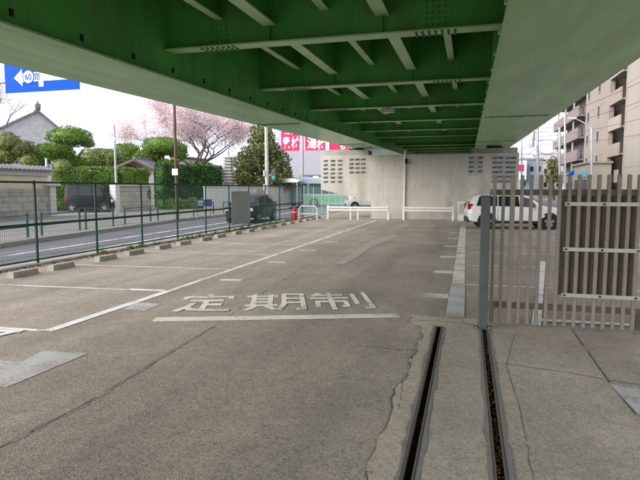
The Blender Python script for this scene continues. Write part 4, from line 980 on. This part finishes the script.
def pole(name, label, base, top, r0, r1, m, cat='pole'):
    t = thing(name, label, cat, base); b = MB(); b.tube(base, top, r0, r1, 10); b.build('shaft', m, t, world=True, smooth=40); return t
tp = AX(114, 125, -24.3); p_ = pole('steel_pole', 'slim steel pole rising behind the plain white pillar', (tp.x, tp.y, .03), tp, .075, .06, M_galv)
MB().box(tp.x - .1, tp.x + .1, tp.y - .05, tp.y + .05, tp.z - 1.1, tp.z - .85).build('clamp', M_galv, p_, world=True)
tp = AY(46, 150, 32); pole('post_lamp', 'short white post lamp beside the ball shrub', (tp.x, tp.y, .03), AY(46, 158, 32), .07, .07, M_wmetal, 'lamp')
bp0 = G(177.5, 219.5, .03); tp = AY(174, 95, bp0.y); p_ = pole('brown_pole', 'tall thin rust-brown pole on the pavement before the dark hedge', tuple(bp0), tp, .09, .07, mat('brown pole paint', (.115, .06, .05), .5, .15))
q = AY(176, 172, bp0.y); MB().box(q.x - .17, q.x + .17, q.y - .12, q.y - .1, q.z - .17, q.z + .17).build('notice_plate', M_sw, p_, world=True)
# white wall
wv = thing('white_wall', 'long plain white rendered wall beyond the dark hedge', 'wall', (-18.2, 45.5, .03))
a, c = Vector((-20.2, 39.3, 0)), Vector((-16.4, 52.5, 0)); d = (c - a).normalized(); nn = Vector((d.y, -d.x, 0))
MB().prism([(v.x, v.y, .03) for v in (a, c, c - nn * .18, a - nn * .18)], (0, 0, 1.74)).build('wall_body', M_wall_w, wv, world=True)
MB().prism([(v.x, v.y, 1.775) for v in (a + nn * .05, c + nn * .05, c - nn * .23, a - nn * .23)], (0, 0, .09)).build('coping', M_pil, wv, world=True)
for k in range(1, 7):
    q = a.lerp(c, k / 7); MB().prism([(v.x, v.y, .04) for v in (q + nn * .004 - d * .012, q + nn * .004 + d * .012, q + nn * .001 + d * .012, q + nn * .001 - d * .012)], (0, 0, 1.72)).build('panel_joint', M_mort, wv, world=True)
q = a.lerp(c, .52) + nn * .03; MB().prism([(v.x, v.y, 1.2) for v in (q - d * .5, q + d * .5, q + d * .5 - nn * .02, q - d * .5 - nn * .02)], (0, 0, .42)).build('poster', mat('salmon poster', (.62, .36, .27), .6, .2, 6), wv, world=True)
# stone pagoda
pg = AY(229, 187, 45.5); pt = AY(229, 147, 45.5)
pgd = thing('stone_pagoda', 'slender many-tiered grey stone pagoda above the white wall', 'pagoda', (pg.x, pg.y, .03))
M_pst = mat('pagoda stone', (.40, .385, .36), .9, .15, 4, .3, 40)
MB().bbox(-.55, .55, -.55, .55, 0, 1.5, .03).build('plinth', M_pst, pgd)
nt_ = 11; hz = (pt.z - 1.5 - .9) / nt_
for k in range(nt_):
    wd = .58 - .018 * k; z = 1.5 + k * hz
    MB().box(-wd * .62, wd * .62, -wd * .62, wd * .62, z + .001, z + hz * .55).build('tier_body', M_pst, pgd)
    q = MB(); q.add([(sx * w_, sy * w_, zz) for zz, w_ in ((z + hz * .55, wd * .95), (z + hz * .72, wd), (z + hz * .999, wd * .66)) for sx, sy in ((-1, -1), (1, -1), (1, 1), (-1, 1))], [(3, 2, 1, 0), (8, 9, 10, 11)] + [(r + i, r + (i + 1) % 4, r + 4 + (i + 1) % 4, r + 4 + i) for r in (0, 4) for i in range(4)])
    q.build('tier_roof', M_pst, pgd)
MB().lathe([(.10, pt.z - .9), (.06, pt.z - .6), (.09, pt.z - .55), (.04, pt.z - .2), (.01, pt.z)], (0, 0, 0), n=10).build('finial', M_pst, pgd)
# utility pole with signal
u0 = AY(267.5, 205, 41.0); ut = AY(266, 112, 41.0)
up = pole('utility_pole', 'pale concrete utility pole with a traffic signal before the white wall', (u0.x, u0.y, .03), ut, .17, .13, M_cpole)
q = AY(273.5, 175, 40.9); MB().bbox(q.x - .14, q.x + .20, q.y - .1, q.y + .1, q.z - .45, q.z + .45, .02).build('signal_head', mat('signal green case', (.03, .10, .09), .5), up, world=True)
for k, cc in enumerate(((.25, .03, .03), (.05, .5, .42))):
    MB().lathe([(.11, -.125), (.10, -.101)], (q.x + .03, q.y, q.z + .2 - .4 * k), axis='y', n=14).build('signal_lens', mat('lens %d' % k, cc, .3), up, world=True)
MB().tube((u0.x, u0.y, q.z), (q.x, q.y, q.z), .03, .03, 6).build('bracket', M_galv, up, world=True)
for yy in (176, 190):
    z = AY(267, yy, 41).z; MB().bbox(u0.x - .26, u0.x - .1, u0.y - .25, u0.y - .1, z, z + .45, .02).build('meter_box', M_cpole, up, world=True)
u0 = AY(302, 205, 60); ut = AY(302.5, 130, 60)
up = pole('utility_pole', 'grey lavender utility pole before the red lettered shop building', (u0.x, u0.y, -.16), ut, .2, .15, M_cpole)
q = AY(306, 152, 60); MB().tube((u0.x, 60, q.z + .5), (q.x + .2, 60, q.z - .3), .03, .03, 6).build('stay', M_galv, up, world=True)
u0 = AY(124.5, 205, 85); ut = AY(124.5, 131, 85)
up = pole('utility_pole', 'distant utility pole with crossarms above the garden pines', (u0.x, u0.y, -.16), ut, .2, .14, M_cpole)
for k in range(2): MB().box(u0.x - .9, u0.x + 1.0, 84.8, 84.9, ut.z - .6 - k, ut.z - .48 - k).build('crossarm', M_galv, up, world=True)
for k in range(3): MB().lathe([(.1, 0), (.1, .4)], (u0.x - .6 + k * .6, 84.85, ut.z - .47), n=8).build('insulator', M_galv, up, world=True)
# pavement railings
M_gr = mat('street railing green', (.03, .10, .085), .5, .15)
def railing(y0, y1):
    t = thing('street_railing', 'low dark green tube railing along the pavement edge', 'railing', (kx((y0 + y1) / 2) - .65, (y0 + y1) / 2, .03), math.atan(.125) if y0 < 26 else 0, 'railings along the pavement')
    h = (y1 - y0) / 2
    for s in (-1, 1): MB().tube((0, s * h, 0), (0, s * h, .82), .04, .04, 8).build('post', M_gr, t, smooth=40)
    for z in (.74, .36): MB().tube((0, -h, z), (0, h, z), .022, .022, 8).build('rail', M_gr, t, smooth=40)
for y0, y1 in ((8.2, 10.8), (11.6, 14.9), (15.6, 17.9), (18.3, 20.4), (21.4, 24.0), (24.8, 27.4), (28.9, 31.5), (33, 35.6)): railing(y0, y1)
q = G(192, 219, .03); bs = thing('blue_board', 'small blue and white notice board fixed to the street railing', 'notice board', (kx(31.0) - .62, 30.2, .03), R_(-25))
MB().bbox(-.02, .02, -.6, .6, .55, .98, .004).build('board', mat('board blue', (.05, .09, .30), .5, .15, 4), bs)
MB().box(.0205, .024, -.5, -.1, .6, .93).build('picture', mat('board white', (.6, .62, .66), .5, .25, 9), bs)
for s in (-.5, .5): MB().tube((0, s, 0), (0, s, .55), .02, .02, 6).build('leg', M_gr, bs)

# houses
def gable_house(name, label, cx, cy, wl, wr, zl, zr, zap, dep, m_wall, m_roof, over=.5, th=.25, rot=0.0, ztop0=0):
    t = thing(name, label, 'house', (cx, cy, .0), rot)
    MB().prism([(-wl, 0, -.16), (wr, 0, -.16), (wr, 0, zr), (0, 0, zap), (-wl, 0, zl)], (0, dep, 0)).build('wall', m_wall, t)
    for s, w_, z in ((-1, wl, zl), (1, wr, zr)):
        sl = (zap - z) / w_; e = w_ + over; ze = zap - sl * e
        MB().prism([(0, -over, zap + .002), (s * e, -over, ze + .002), (s * e, -over, ze + th), (0, -over, zap + th)][::s], (0, dep + 2 * over, 0)).build('roof_slope', m_roof, t)
        n_ = int(dep / .6)
    MB().bbox(-.28, .28, -over - .1, dep + over, zap + th - .02, zap + th + .32, .04).build('roof_ridge', m_roof, t)
    return t
M_gab = bpy.data.materials.new('white tiled gable'); M_gab.use_nodes = True
t_ = M_gab.node_tree; bs_ = t_.nodes['Principled BSDF']; bt = t_.nodes.new('ShaderNodeTexBrick'); tcx = t_.nodes.new('ShaderNodeTexCoord'); mpx = t_.nodes.new('ShaderNodeMapping')
mpx.inputs['Rotation'].default_value = (R_(90), 0, 0); mpx.inputs['Scale'].default_value = (1, 1, 1)
t_.links.new(tcx.outputs['Object'], mpx.inputs[0]); t_.links.new(mpx.outputs[0], bt.inputs[0])
bt.offset = .5; bt.inputs['Scale'].default_value = 1.0; bt.inputs['Brick Width'].default_value = .42; bt.inputs['Row Height'].default_value = .34; bt.inputs['Mortar Size'].default_value = .02
bt.inputs['Color1'].default_value = (.50, .50, .52, 1); bt.inputs['Color2'].default_value = (.62, .62, .64, 1); bt.inputs['Mortar'].default_value = (.43, .43, .46, 1)
t_.links.new(bt.outputs[0], bs_.inputs['Base Color']); bs_.inputs['Roughness'].default_value = .7
MATS['white tiled gable'] = M_gab
ga = AY(38, 112, 60); gl = AY(4, 133, 60); gr_ = AY(58, 131, 60); hk = 72.0 / F
th_ = gable_house('tiled_house', 'large white tiled gable house with finial above the garden trees', ga.x, 60, 34 * hk, 19 * hk, gl.z, ga.z - 17 * hk, ga.z, 5, M_gab, M_tile, .3, .28, R_(46))
MB().bbox(-.32, .32, -.55, .1, ga.z + .5, ga.z + 1.05, .05).build('finial', M_tile, th_)
MB().lathe([(.16, ga.z + .3), (.16, ga.z + 1.0), (.06, ga.z + 1.4)], (0, -.2, 0), n=8).build('ridge_ornament', M_tile, th_)
g0 = AY(138, 160.5, 43.5); gl = AY(119, 168, 43.5); gr_ = AY(159, 171, 43.5)
gh = thing('timber_gate', 'small roofed timber gateway with brown gable behind the hedge', 'gateway', (g0.x, 43.5, .03))
for s, e in ((-1, gl), (1, gr_)):
    dx = abs(e.x - g0.x); MB().prism([(0, -.5, g0.z), (s * dx, -.5, e.z), (s * dx, -.5, e.z + .12), (0, -.5, g0.z + .14)][::s], (0, 2.6, 0)).build('roof_slope', M_tile, gh)
    MB().prism([(0, -.56, g0.z - .12), (s * dx * .97, -.56, e.z - .10), (s * dx * .97, -.56, e.z + .04), (0, -.56, g0.z + .06)][::s], (0, .055, 0)).build('barge_board', M_timber, gh)
    MB().bbox(s * .8 - .09, s * .8 + .09, 0, .2, 0, g0.z - .45, .01).build('post', M_timber, gh)
    MB().bbox(s * .8 - .09, s * .8 + .09, 1.4, 1.6, 0, g0.z - .45, .01).build('post', M_timber, gh)
MB().box(-1.25, 1.25, -.05, .25, g0.z - .62, g0.z - .42).build('lintel', M_timber, gh); MB().box(-.7, .7, .08, .12, .02, g0.z - .63).build('door_leaf', M_timber, gh)
MB().bbox(-.12, .12, -.6, 2.15, g0.z + .10, g0.z + .27, .03).build('roof_ridge', M_tile, gh)
M_hw = mat('beige house wall', (.48, .43, .37), .85, .08); M_hr = mat('brown house roof', (.15, .12, .11), .7, .15)
for (px, py, Y, wd, zz, lab, mw) in ((182, 160, 72, 4.2, 3.9, 'beige house with brown roof behind the cherry tree', M_hw), (75, 158, 78, 5.0, 3.6, 'pale house behind the cloud-pruned pine', M_wall_w), (108, 161, 95, 6.5, 3.8, 'low white house far behind the domed pine', M_wall_w)):
    q = AY(px, py, Y); h_ = gable_house('house', lab, q.x, Y, wd, wd, q.z - 1.6, q.z - 1.6, q.z, 7, mw, M_hr)
    for s in (-.5, .4): MB().box(wd * s - .5, wd * s + .5, -.03, -.002, q.z - 3.2, q.z - 2.0).build('window', M_gl, h_)

# shop building with red lettering
SBY = 82.0
def sp(px, py): return AY(px, py, SBY)
a, c = sp(284, 151), sp(372, 151)
sh = thing('shop_building', 'pale lavender shop building with red and white rooftop lettering', 'building', ((a.x + c.x) / 2, SBY + 6, -.16))
M_lav = mat('lavender white cladding', (.37, .37, .43), .7, .05, 1); M_red2 = mat('sign red', (.52, .02, .10), .5, .1); M_pk = mat('sign pink white', (.8, .70, .72), .5, .08); M_pur = mat('sign lilac', (.52, .42, .68), .5, .1)
MB().box(a.x, c.x, SBY, SBY + 12, -.16, a.z).build('wall', M_lav, sh, world=True)
zb = sp(300, 182).z; zt = sp(300, 175).z
MB().box(sp(300, 175).x, c.x, SBY - .06, SBY - .005, zb, zt).build('fascia', mat('maroon fascia', (.22, .06, .07), .6, .3, 1.0), sh, world=True)
for k in range(5):
    x = sp(304 + k * 9, 178).x; MB().box(x, x + .9, SBY - .075, SBY - .061, zb + .15, zt - .15).build('fascia_poster', M_pk if k % 2 else mat('poster blue', (.15, .2, .45), .6, .3, 3), sh, world=True)
for k in range(4):
    x = sp(286 + k * 13, 190).x; MB().box(x, x + 1.5, SBY - .03, SBY - .004, .0, zb - .3).build('shop_window', M_gl, sh, world=True)
z0_, z1_ = a.z + .02, sp(300, 121).z
edges = [(277, M_pur), (281, M_red2), (299, M_pur), (305, M_red2), (325, M_pk), (329, M_red2), (358, M_pk), (364, None)]
for k in range(len(edges) - 1):
    x0, x1 = sp(edges[k][0], 140).x, sp(edges[k + 1][0], 140).x
    MB().bbox(x0 + .01, x1 - .01, SBY + .2, SBY + .5, z0_, z1_, .02).build('billboard_panel', edges[k][1], sh, world=True)
for ch, px, py, w_, h_ in (('コメ', 290, 131.5, 2.0, .9), ('素', 285.8, 142.5, 1.25, 1.9), ('材', 294.5, 142.5, 1.25, 1.9), ('湯', 311.5, 142.5, 1.6, 1.9), ('材', 320.5, 144, 1.3, 1.7), ('物', 341, 144, 1.4, 1.7), ('館', 351, 145, 1.4, 1.6)):
    q = sp(px, py); place_text('lettering', ch, (q.x, SBY + .19, q.z), (1, 0, 0), (0, 0, 1), w_, h_, M_sw, sh, .03, True)
kq = AY(290, 190, 50); kt = thing('bus_shelter', 'white roofed shelter with glass sides beside the road', 'shelter', (kq.x, 50, .03))
MB().prism([(-1.0, -.7, 2.25), (1.0, -.7, 2.25), (1.1, -.7, 2.42), (.5, -.7, 2.62), (-.6, -.7, 2.62), (-1.1, -.7, 2.42)], (0, 1.6, 0)).build('roof', M_wmetal, kt)
for sx in (-.9, .9):
    for sy in (-.55, .75): MB().bbox(sx - .04, sx + .04, sy - .04, sy + .04, 0, 2.249, .005).build('post', M_galv, kt)
MB().box(-.84, .84, .74, .76, .3, 2.0).build('glass_panel', glass('shelter glass', (.25, .33, .36), .1), kt)

# ------------------------------------------------------------------ right side street
BX = 15.0
def bx(px, py=150): return AX(px, py, BX)
M_wg = glass('window glass', (.03, .034, .04), .45); M_wg.node_tree.nodes['Principled BSDF'].inputs['Specular IOR Level'].default_value = .12
def win(root, x, y, z, w_, h_, m=M_wg, fm=None):
    f = MB().box(x - .02, x + .03, y - w_ / 2 - .06, y + w_ / 2 + .06, z - .06, z + h_ + .06).build('window', fm or M_galv, root, world=True)
    MB().box(x - .026, x - .021, y - w_ / 2, y + w_ / 2, z, z + h_).build('pane', m, f, world=True)
    MB().box(x - .10, x - .0265, y - w_ / 2 - .1, y + w_ / 2 + .1, z - .11, z - .065).build('sill', fm or M_galv, f, world=True)
M_bB = mat('pink brown tile cladding', (.31, .262, .226), .8, .07, 1.5, fine=.04, dirt=(.25, .2, .175), dirt_amt=.4, dirt_scale=.3); M_bC = mat('pale beige cladding', (.35, .315, .27), .8, .06, .8, dirt=(.33, .295, .25), dirt_amt=.4, dirt_scale=.3, stretch=(1, 1, .3))
M_bA = mat('dusky pink parapet', (.25, .20, .19), .8, .08, 1); M_rec = mat('grey balcony wall', (.20, .19, .19), .8, .1)
yB0, yB1 = bx(609).y, bx(584).y
B = thing('apartment_building', 'pink-brown tiled apartment block with small punched windows', 'building', (BX + 6, (yB0 + yB1) / 2, -.16))
MB().box(BX, BX + 12, yB0, yB1, -.16, 21).build('wall', M_bB, B, world=True)
for r in range(6):
    for px in (587, 597):
        y = bx(px).y; q = bx(587, 163); z = q.z - .6 + 2.95 * (r - 0); win(B, BX, y + (0 if r % 2 else 0), z, 1.0, 1.25)
for r in range(7): MB().box(BX - .012, BX - .001, yB0, yB1, 2.7 + 2.95 * r, 2.78 + 2.95 * r).build('string_course', M_bA, B, world=True)
MB().box(BX - .25, BX + 12, yB0 - .2, yB1 + .2, 21.001, 21.5).build('roof_edge', M_bB, B, world=True)
MB().box(BX - .5, BX - .013, yB0 - 1.4, yB0 + .55, -.16, 20.5).build('pilaster', M_bB, B, world=True)
yC0, yC1, yC2 = 30.0, bx(623).y, bx(609).y - 1.5
C_ = thing('apartment_building', 'tall pale beige apartment block with stacked balconies at its end', 'building', (BX + 6, yC1 - 6, -.16))
MB().box(BX, BX + 12, yC1 - 16, yC1, -.16, 24).build('wall', M_bC, C_, world=True)
MB().box(BX + 1.3, BX + 12, yC1 + .002, yC2, -.16, 24).build('balcony_wall', M_rec, C_, world=True)
for r in range(8):
    z = 2.55 + 2.75 * r
    s = MB().box(BX - .35, BX + 1.299, yC1 + .003, yC2, z - .18, z).build('balcony', M_bC, C_, world=True)
    MB().box(BX - .5, BX - .351, yC1 - .2, yC2 + .1, z - .25, z + 1.05).build('parapet', M_bC if r % 2 == 0 else M_bB, s, world=True)
    win(C_, BX + 1.3, (yC1 + yC2) / 2, z + .35, 2.4, 1.75)
    MB().box(BX - .012, BX - .001, yC1 - 16, yC1, z + 1.2, z + 1.24).build('panel_joint', M_bB, C_, world=True)
for r in range(7): win(C_, BX, yC1 - 7.8, 1.4 + 2.75 * r, 1.1, 1.3)
MB().box(BX - .3, BX + 12, yC1 - 16.2, yC2, 24.001, 24.5).build('roof_edge', M_bC, C_, world=True)
yA0, yA1 = bx(583).y + .5, bx(560).y
A_ = thing('apartment_building', 'dusky pink apartment block with long open corridor balconies', 'building', (BX + 6, (yA0 + yA1) / 2, -.16))
MB().box(BX + 1.0, BX + 12, yA0, yA1, -.16, 15.5).build('wall', M_rec, A_, world=True)
for r in range(5):
    z = 2.8 + 3.0 * r
    s = MB().box(BX - .6, BX + .999, yA0, yA1 + (3 if r in (2, 3) else 0), z - .2, z).build('corridor_slab', M_bA, A_, world=True)
    MB().box(BX - .75, BX - .601, yA0 - .1, yA1 + (3.1 if r in (2, 3) else .1), z - .25, z + 1.25).build('parapet', M_bA, s, world=True)
    for k in range(5):
        y = yA0 + 2 + k * 4.2; win(A_, BX + 1.0, y, z + .1, 1.2, 1.9)
    for k in range(3): MB().bbox(BX - .5, BX - .3, yA0 + 5 + k * 7, yA0 + 5.2 + k * 7, z + .001, z + 2.79, .01).build('column', M_galv, s, world=True)
MB().box(BX - .8, BX + 12, yA0 - .2, yA1 + .2, 17.6, 18).build('roof_slab', M_bA, A_, world=True)
MB().box(BX + 1, BX + 11.9, yA0, yA1, 15.501, 17.599).build('top_wall', M_bA, A_, world=True)
# low shop and signs at street level
s1 = thing('low_shop', 'single-storey cream shop before the pink-brown apartment block', 'building', (12.9, 62, -.16))
y0, y1 = AX(588, 170, 12).y, AX(573, 170, 12).y
MB().box(12, 14.2, y0, y1, -.16, 4.3).build('wall', M_bC, s1, world=True); MB().box(11.8, 14.3, y0 - .2, y1 + .2, 4.301, 4.5).build('roof_edge', M_bB, s1, world=True)
for k in range(2): win(s1, 12, y1 - 2.6 - k * 4.4, 1.0, 2.6, 1.7)
MB().box(11.9, 11.999, y0 + .5, y0 + 4.5, 2.9, 3.6).build('shop_sign', mat('shop sign teal', (.10, .35, .45), .5, .3, 1), s1, world=True)
q = AY(571.5, 173.5, 52); bsn = thing('blue_sign', 'small blue arrow-shaped roadside sign on a post', 'sign', (q.x, 52, -.16))
MB().prism([(q.x - .5, 52, q.z - .25), (q.x + .2, 52, q.z - .15), (q.x + .25, 52, q.z + .3), (q.x - .1, 52, q.z + .1)], (0, .06, 0)).build('sign_plate', M_blue, bsn, world=True)
MB().tube((q.x + .02, 52.1, -.16), (q.x + .02, 52.1, q.z), .05, .05, 8).build('post', M_galv, bsn, world=True)
def block_b(name, label, px0, px1, pyt, Y, dep, m, rows=2, cols=3, wt=M_gl):
    a, c = AY(px0, pyt, Y), AY(px1, pyt, Y); t = thing(name, label, 'building', ((a.x + c.x) / 2, Y + dep / 2, -.16))
    MB().box(a.x, c.x, Y, Y + dep, -.16, a.z).build('wall', m, t, world=True); MB().box(a.x - .15, c.x + .15, Y - .15, Y + dep, a.z + .001, a.z + .35).build('roof_edge', m, t, world=True)
    W = c.x - a.x
    for r in range(rows):
        for k in range(cols):
            x = a.x + W * (k + .5) / cols; z = 1.2 + (a.z - 1.5) * (r + .3) / rows
            f = MB().box(x - W / cols * .28, x + W / cols * .28, Y - .04, Y - .002, z, z + 1.1).build('window', M_galv, t, world=True)
            MB().box(x - W / cols * .24, x + W / cols * .24, Y - .05, Y - .041, z + .06, z + 1.04).build('pane', wt, f, world=True)
    return t
bb_ = block_b('blue_building', 'slate blue metal-clad building beyond the pier end', 521, 543, 160, 110, 12, mat('slate blue cladding', (.22, .27, .34), .6, .08), 2, 3)
q = AY(521, 170, 109); MB().box(q.x - 1.2, q.x + 1.0, 108.9, 109.2, q.z - 1.8, q.z + 1.8).build('sign_board', M_sw, bb_, world=True); MB().box(q.x - .5, q.x + .5, 108.85, 108.899, q.z - .2, q.z + 1.0).build('sign_emblem', M_red2, bb_, world=True)
block_b('far_building', 'ochre low-rise building behind the small street tree', 543, 562, 163, 125, 12, mat('ochre cladding', (.48, .42, .32), .8, .1), 2, 3)
block_b('far_building', 'grey flat-roofed building far beyond the ochre building', 540, 575, 154, 160, 14, mat('grey far cladding', (.45, .44, .45), .8, .06), 3, 4)
block_b('far_building', 'long pale building closing the street behind the buses', 300, 540, 172, 190, 15, M_wall_w, 1, 14)
# poles, lamps and wires
def lamp_arm(t, a, b, m):
    a = Vector(a); b = Vector(b); pts = [a.lerp(b, k / 8) + Vector((0, 0, (1 - (k / 8 - 0) ** 2) * 0 + .9 * math.sin(math.pi * .5 * k / 8) * .6)) for k in range(9)]
    MB().path(pts, .045, 6).build('lamp_arm', m, t, world=True)
    e = pts[-1]; d = (pts[-1] - pts[-2]).normalized(); MB().bbox(e.x - .35, e.x + .35, e.y - .14, e.y + .14, e.z - .10, e.z + .06, .03).build('lamp_head', M_galv, t, world=True)
W = {}
for (px, pt_, Y, r, m, lab) in ((538, 118, 66, .17, M_cpole, 'concrete utility pole with transformer drums left of the street tree'), (560, 128, 60, .15, M_galv, 'thick pale steel pole right of the street tree'),
                                (565.5, 112, 58, .12, M_galv, 'slim pale steel pole with curved lamp arm before the dusky pink block'), (522, 138, 70, .10, M_galv, 'thin steel pole with lamp arm at the pier end'), (592, 128, 50, .10, M_galv, 'slim street lamp pole before the punched-window block')):
    a, c = AY(px, 200, Y), AY(px - .5, pt_, Y); t = pole('roadside_pole', lab, (a.x, Y, -.16), (c.x, Y, c.z), r, r * .75, m); W[px] = (t, c)
t, c = W[538]
for k, (py, dx) in enumerate(((135, -.45), (143, -.5))):
    z = AY(538, py, 66).z; MB().lathe([(.26, -.45), (.28, 0), (.26, .4), (.1, .48)], (c.x + dx, 66, z), n=12).build('transformer', M_galv, t, world=True)
for k in range(3): MB().box(c.x - .9, c.x + .9, 65.9, 66.0, c.z - .7 - k * .9, c.z - .6 - k * .9).build('crossarm', M_galv, t, world=True)
q = AY(559, 143, 66); lamp_arm(t, (c.x, 66, AY(538, 141, 66).z), (q.x - .3, 66, q.z - .3), M_galv)
t, c = W[522]; q = AY(536, 160, 70); lamp_arm(t, (c.x, 70, AY(522, 154, 70).z), (q.x, 70, q.z), M_galv)
t, c = W[592]; q = AY(572, 121, 50); lamp_arm(t, (c.x, 50, c.z), (q.x, 50, q.z - .3), M_galv)
def wire(p, q, sag, label_root, r=.018):
    p = Vector(p); q = Vector(q); pts = [p.lerp(q, k / 14) - Vector((0, 0, sag * 4 * (k / 14) * (1 - k / 14))) for k in range(15)]
    MB().path(pts, r, 4).build('power_line', M_blk, label_root, world=True)
t538, c538 = W[538]; c560 = W[560][1]; c565 = W[565.5][1]; c522 = W[522][1]
for k in range(4):
    z = c538.z - .5 - k * .8
    wire((c538.x - .7 + k * .4, 66, z), (c565.x + 6 + k, 30, z + 1.5 - k * .5), .8, t538)
    wire((c538.x - .7 + k * .4, 66, z), (c522.x - 4, 120, z + 1 - k), 1.2, t538)
wire((c538.x, 66, AY(538, 146, 66).z), (c560.x, 60, AY(560, 146, 60).z), .9, t538); wire((c538.x, 66, AY(538, 150, 66).z), (c560.x, 60, AY(560, 150, 60).z), .5, t538)
# far tree mass along the horizon behind the gardens
cl = []
for k in range(46):
    px = -40 + k * 8.5; Y = random.uniform(95, 125); cl.append(pad(px, random.uniform(172, 180), Y, random.uniform(5, 8), random.uniform(4, 8)))
tag(quads_obj('far_trees', leaves(cl, 9, .5), M_ever), 'distant mass of trees behind the gardens', 'trees', kind='stuff')
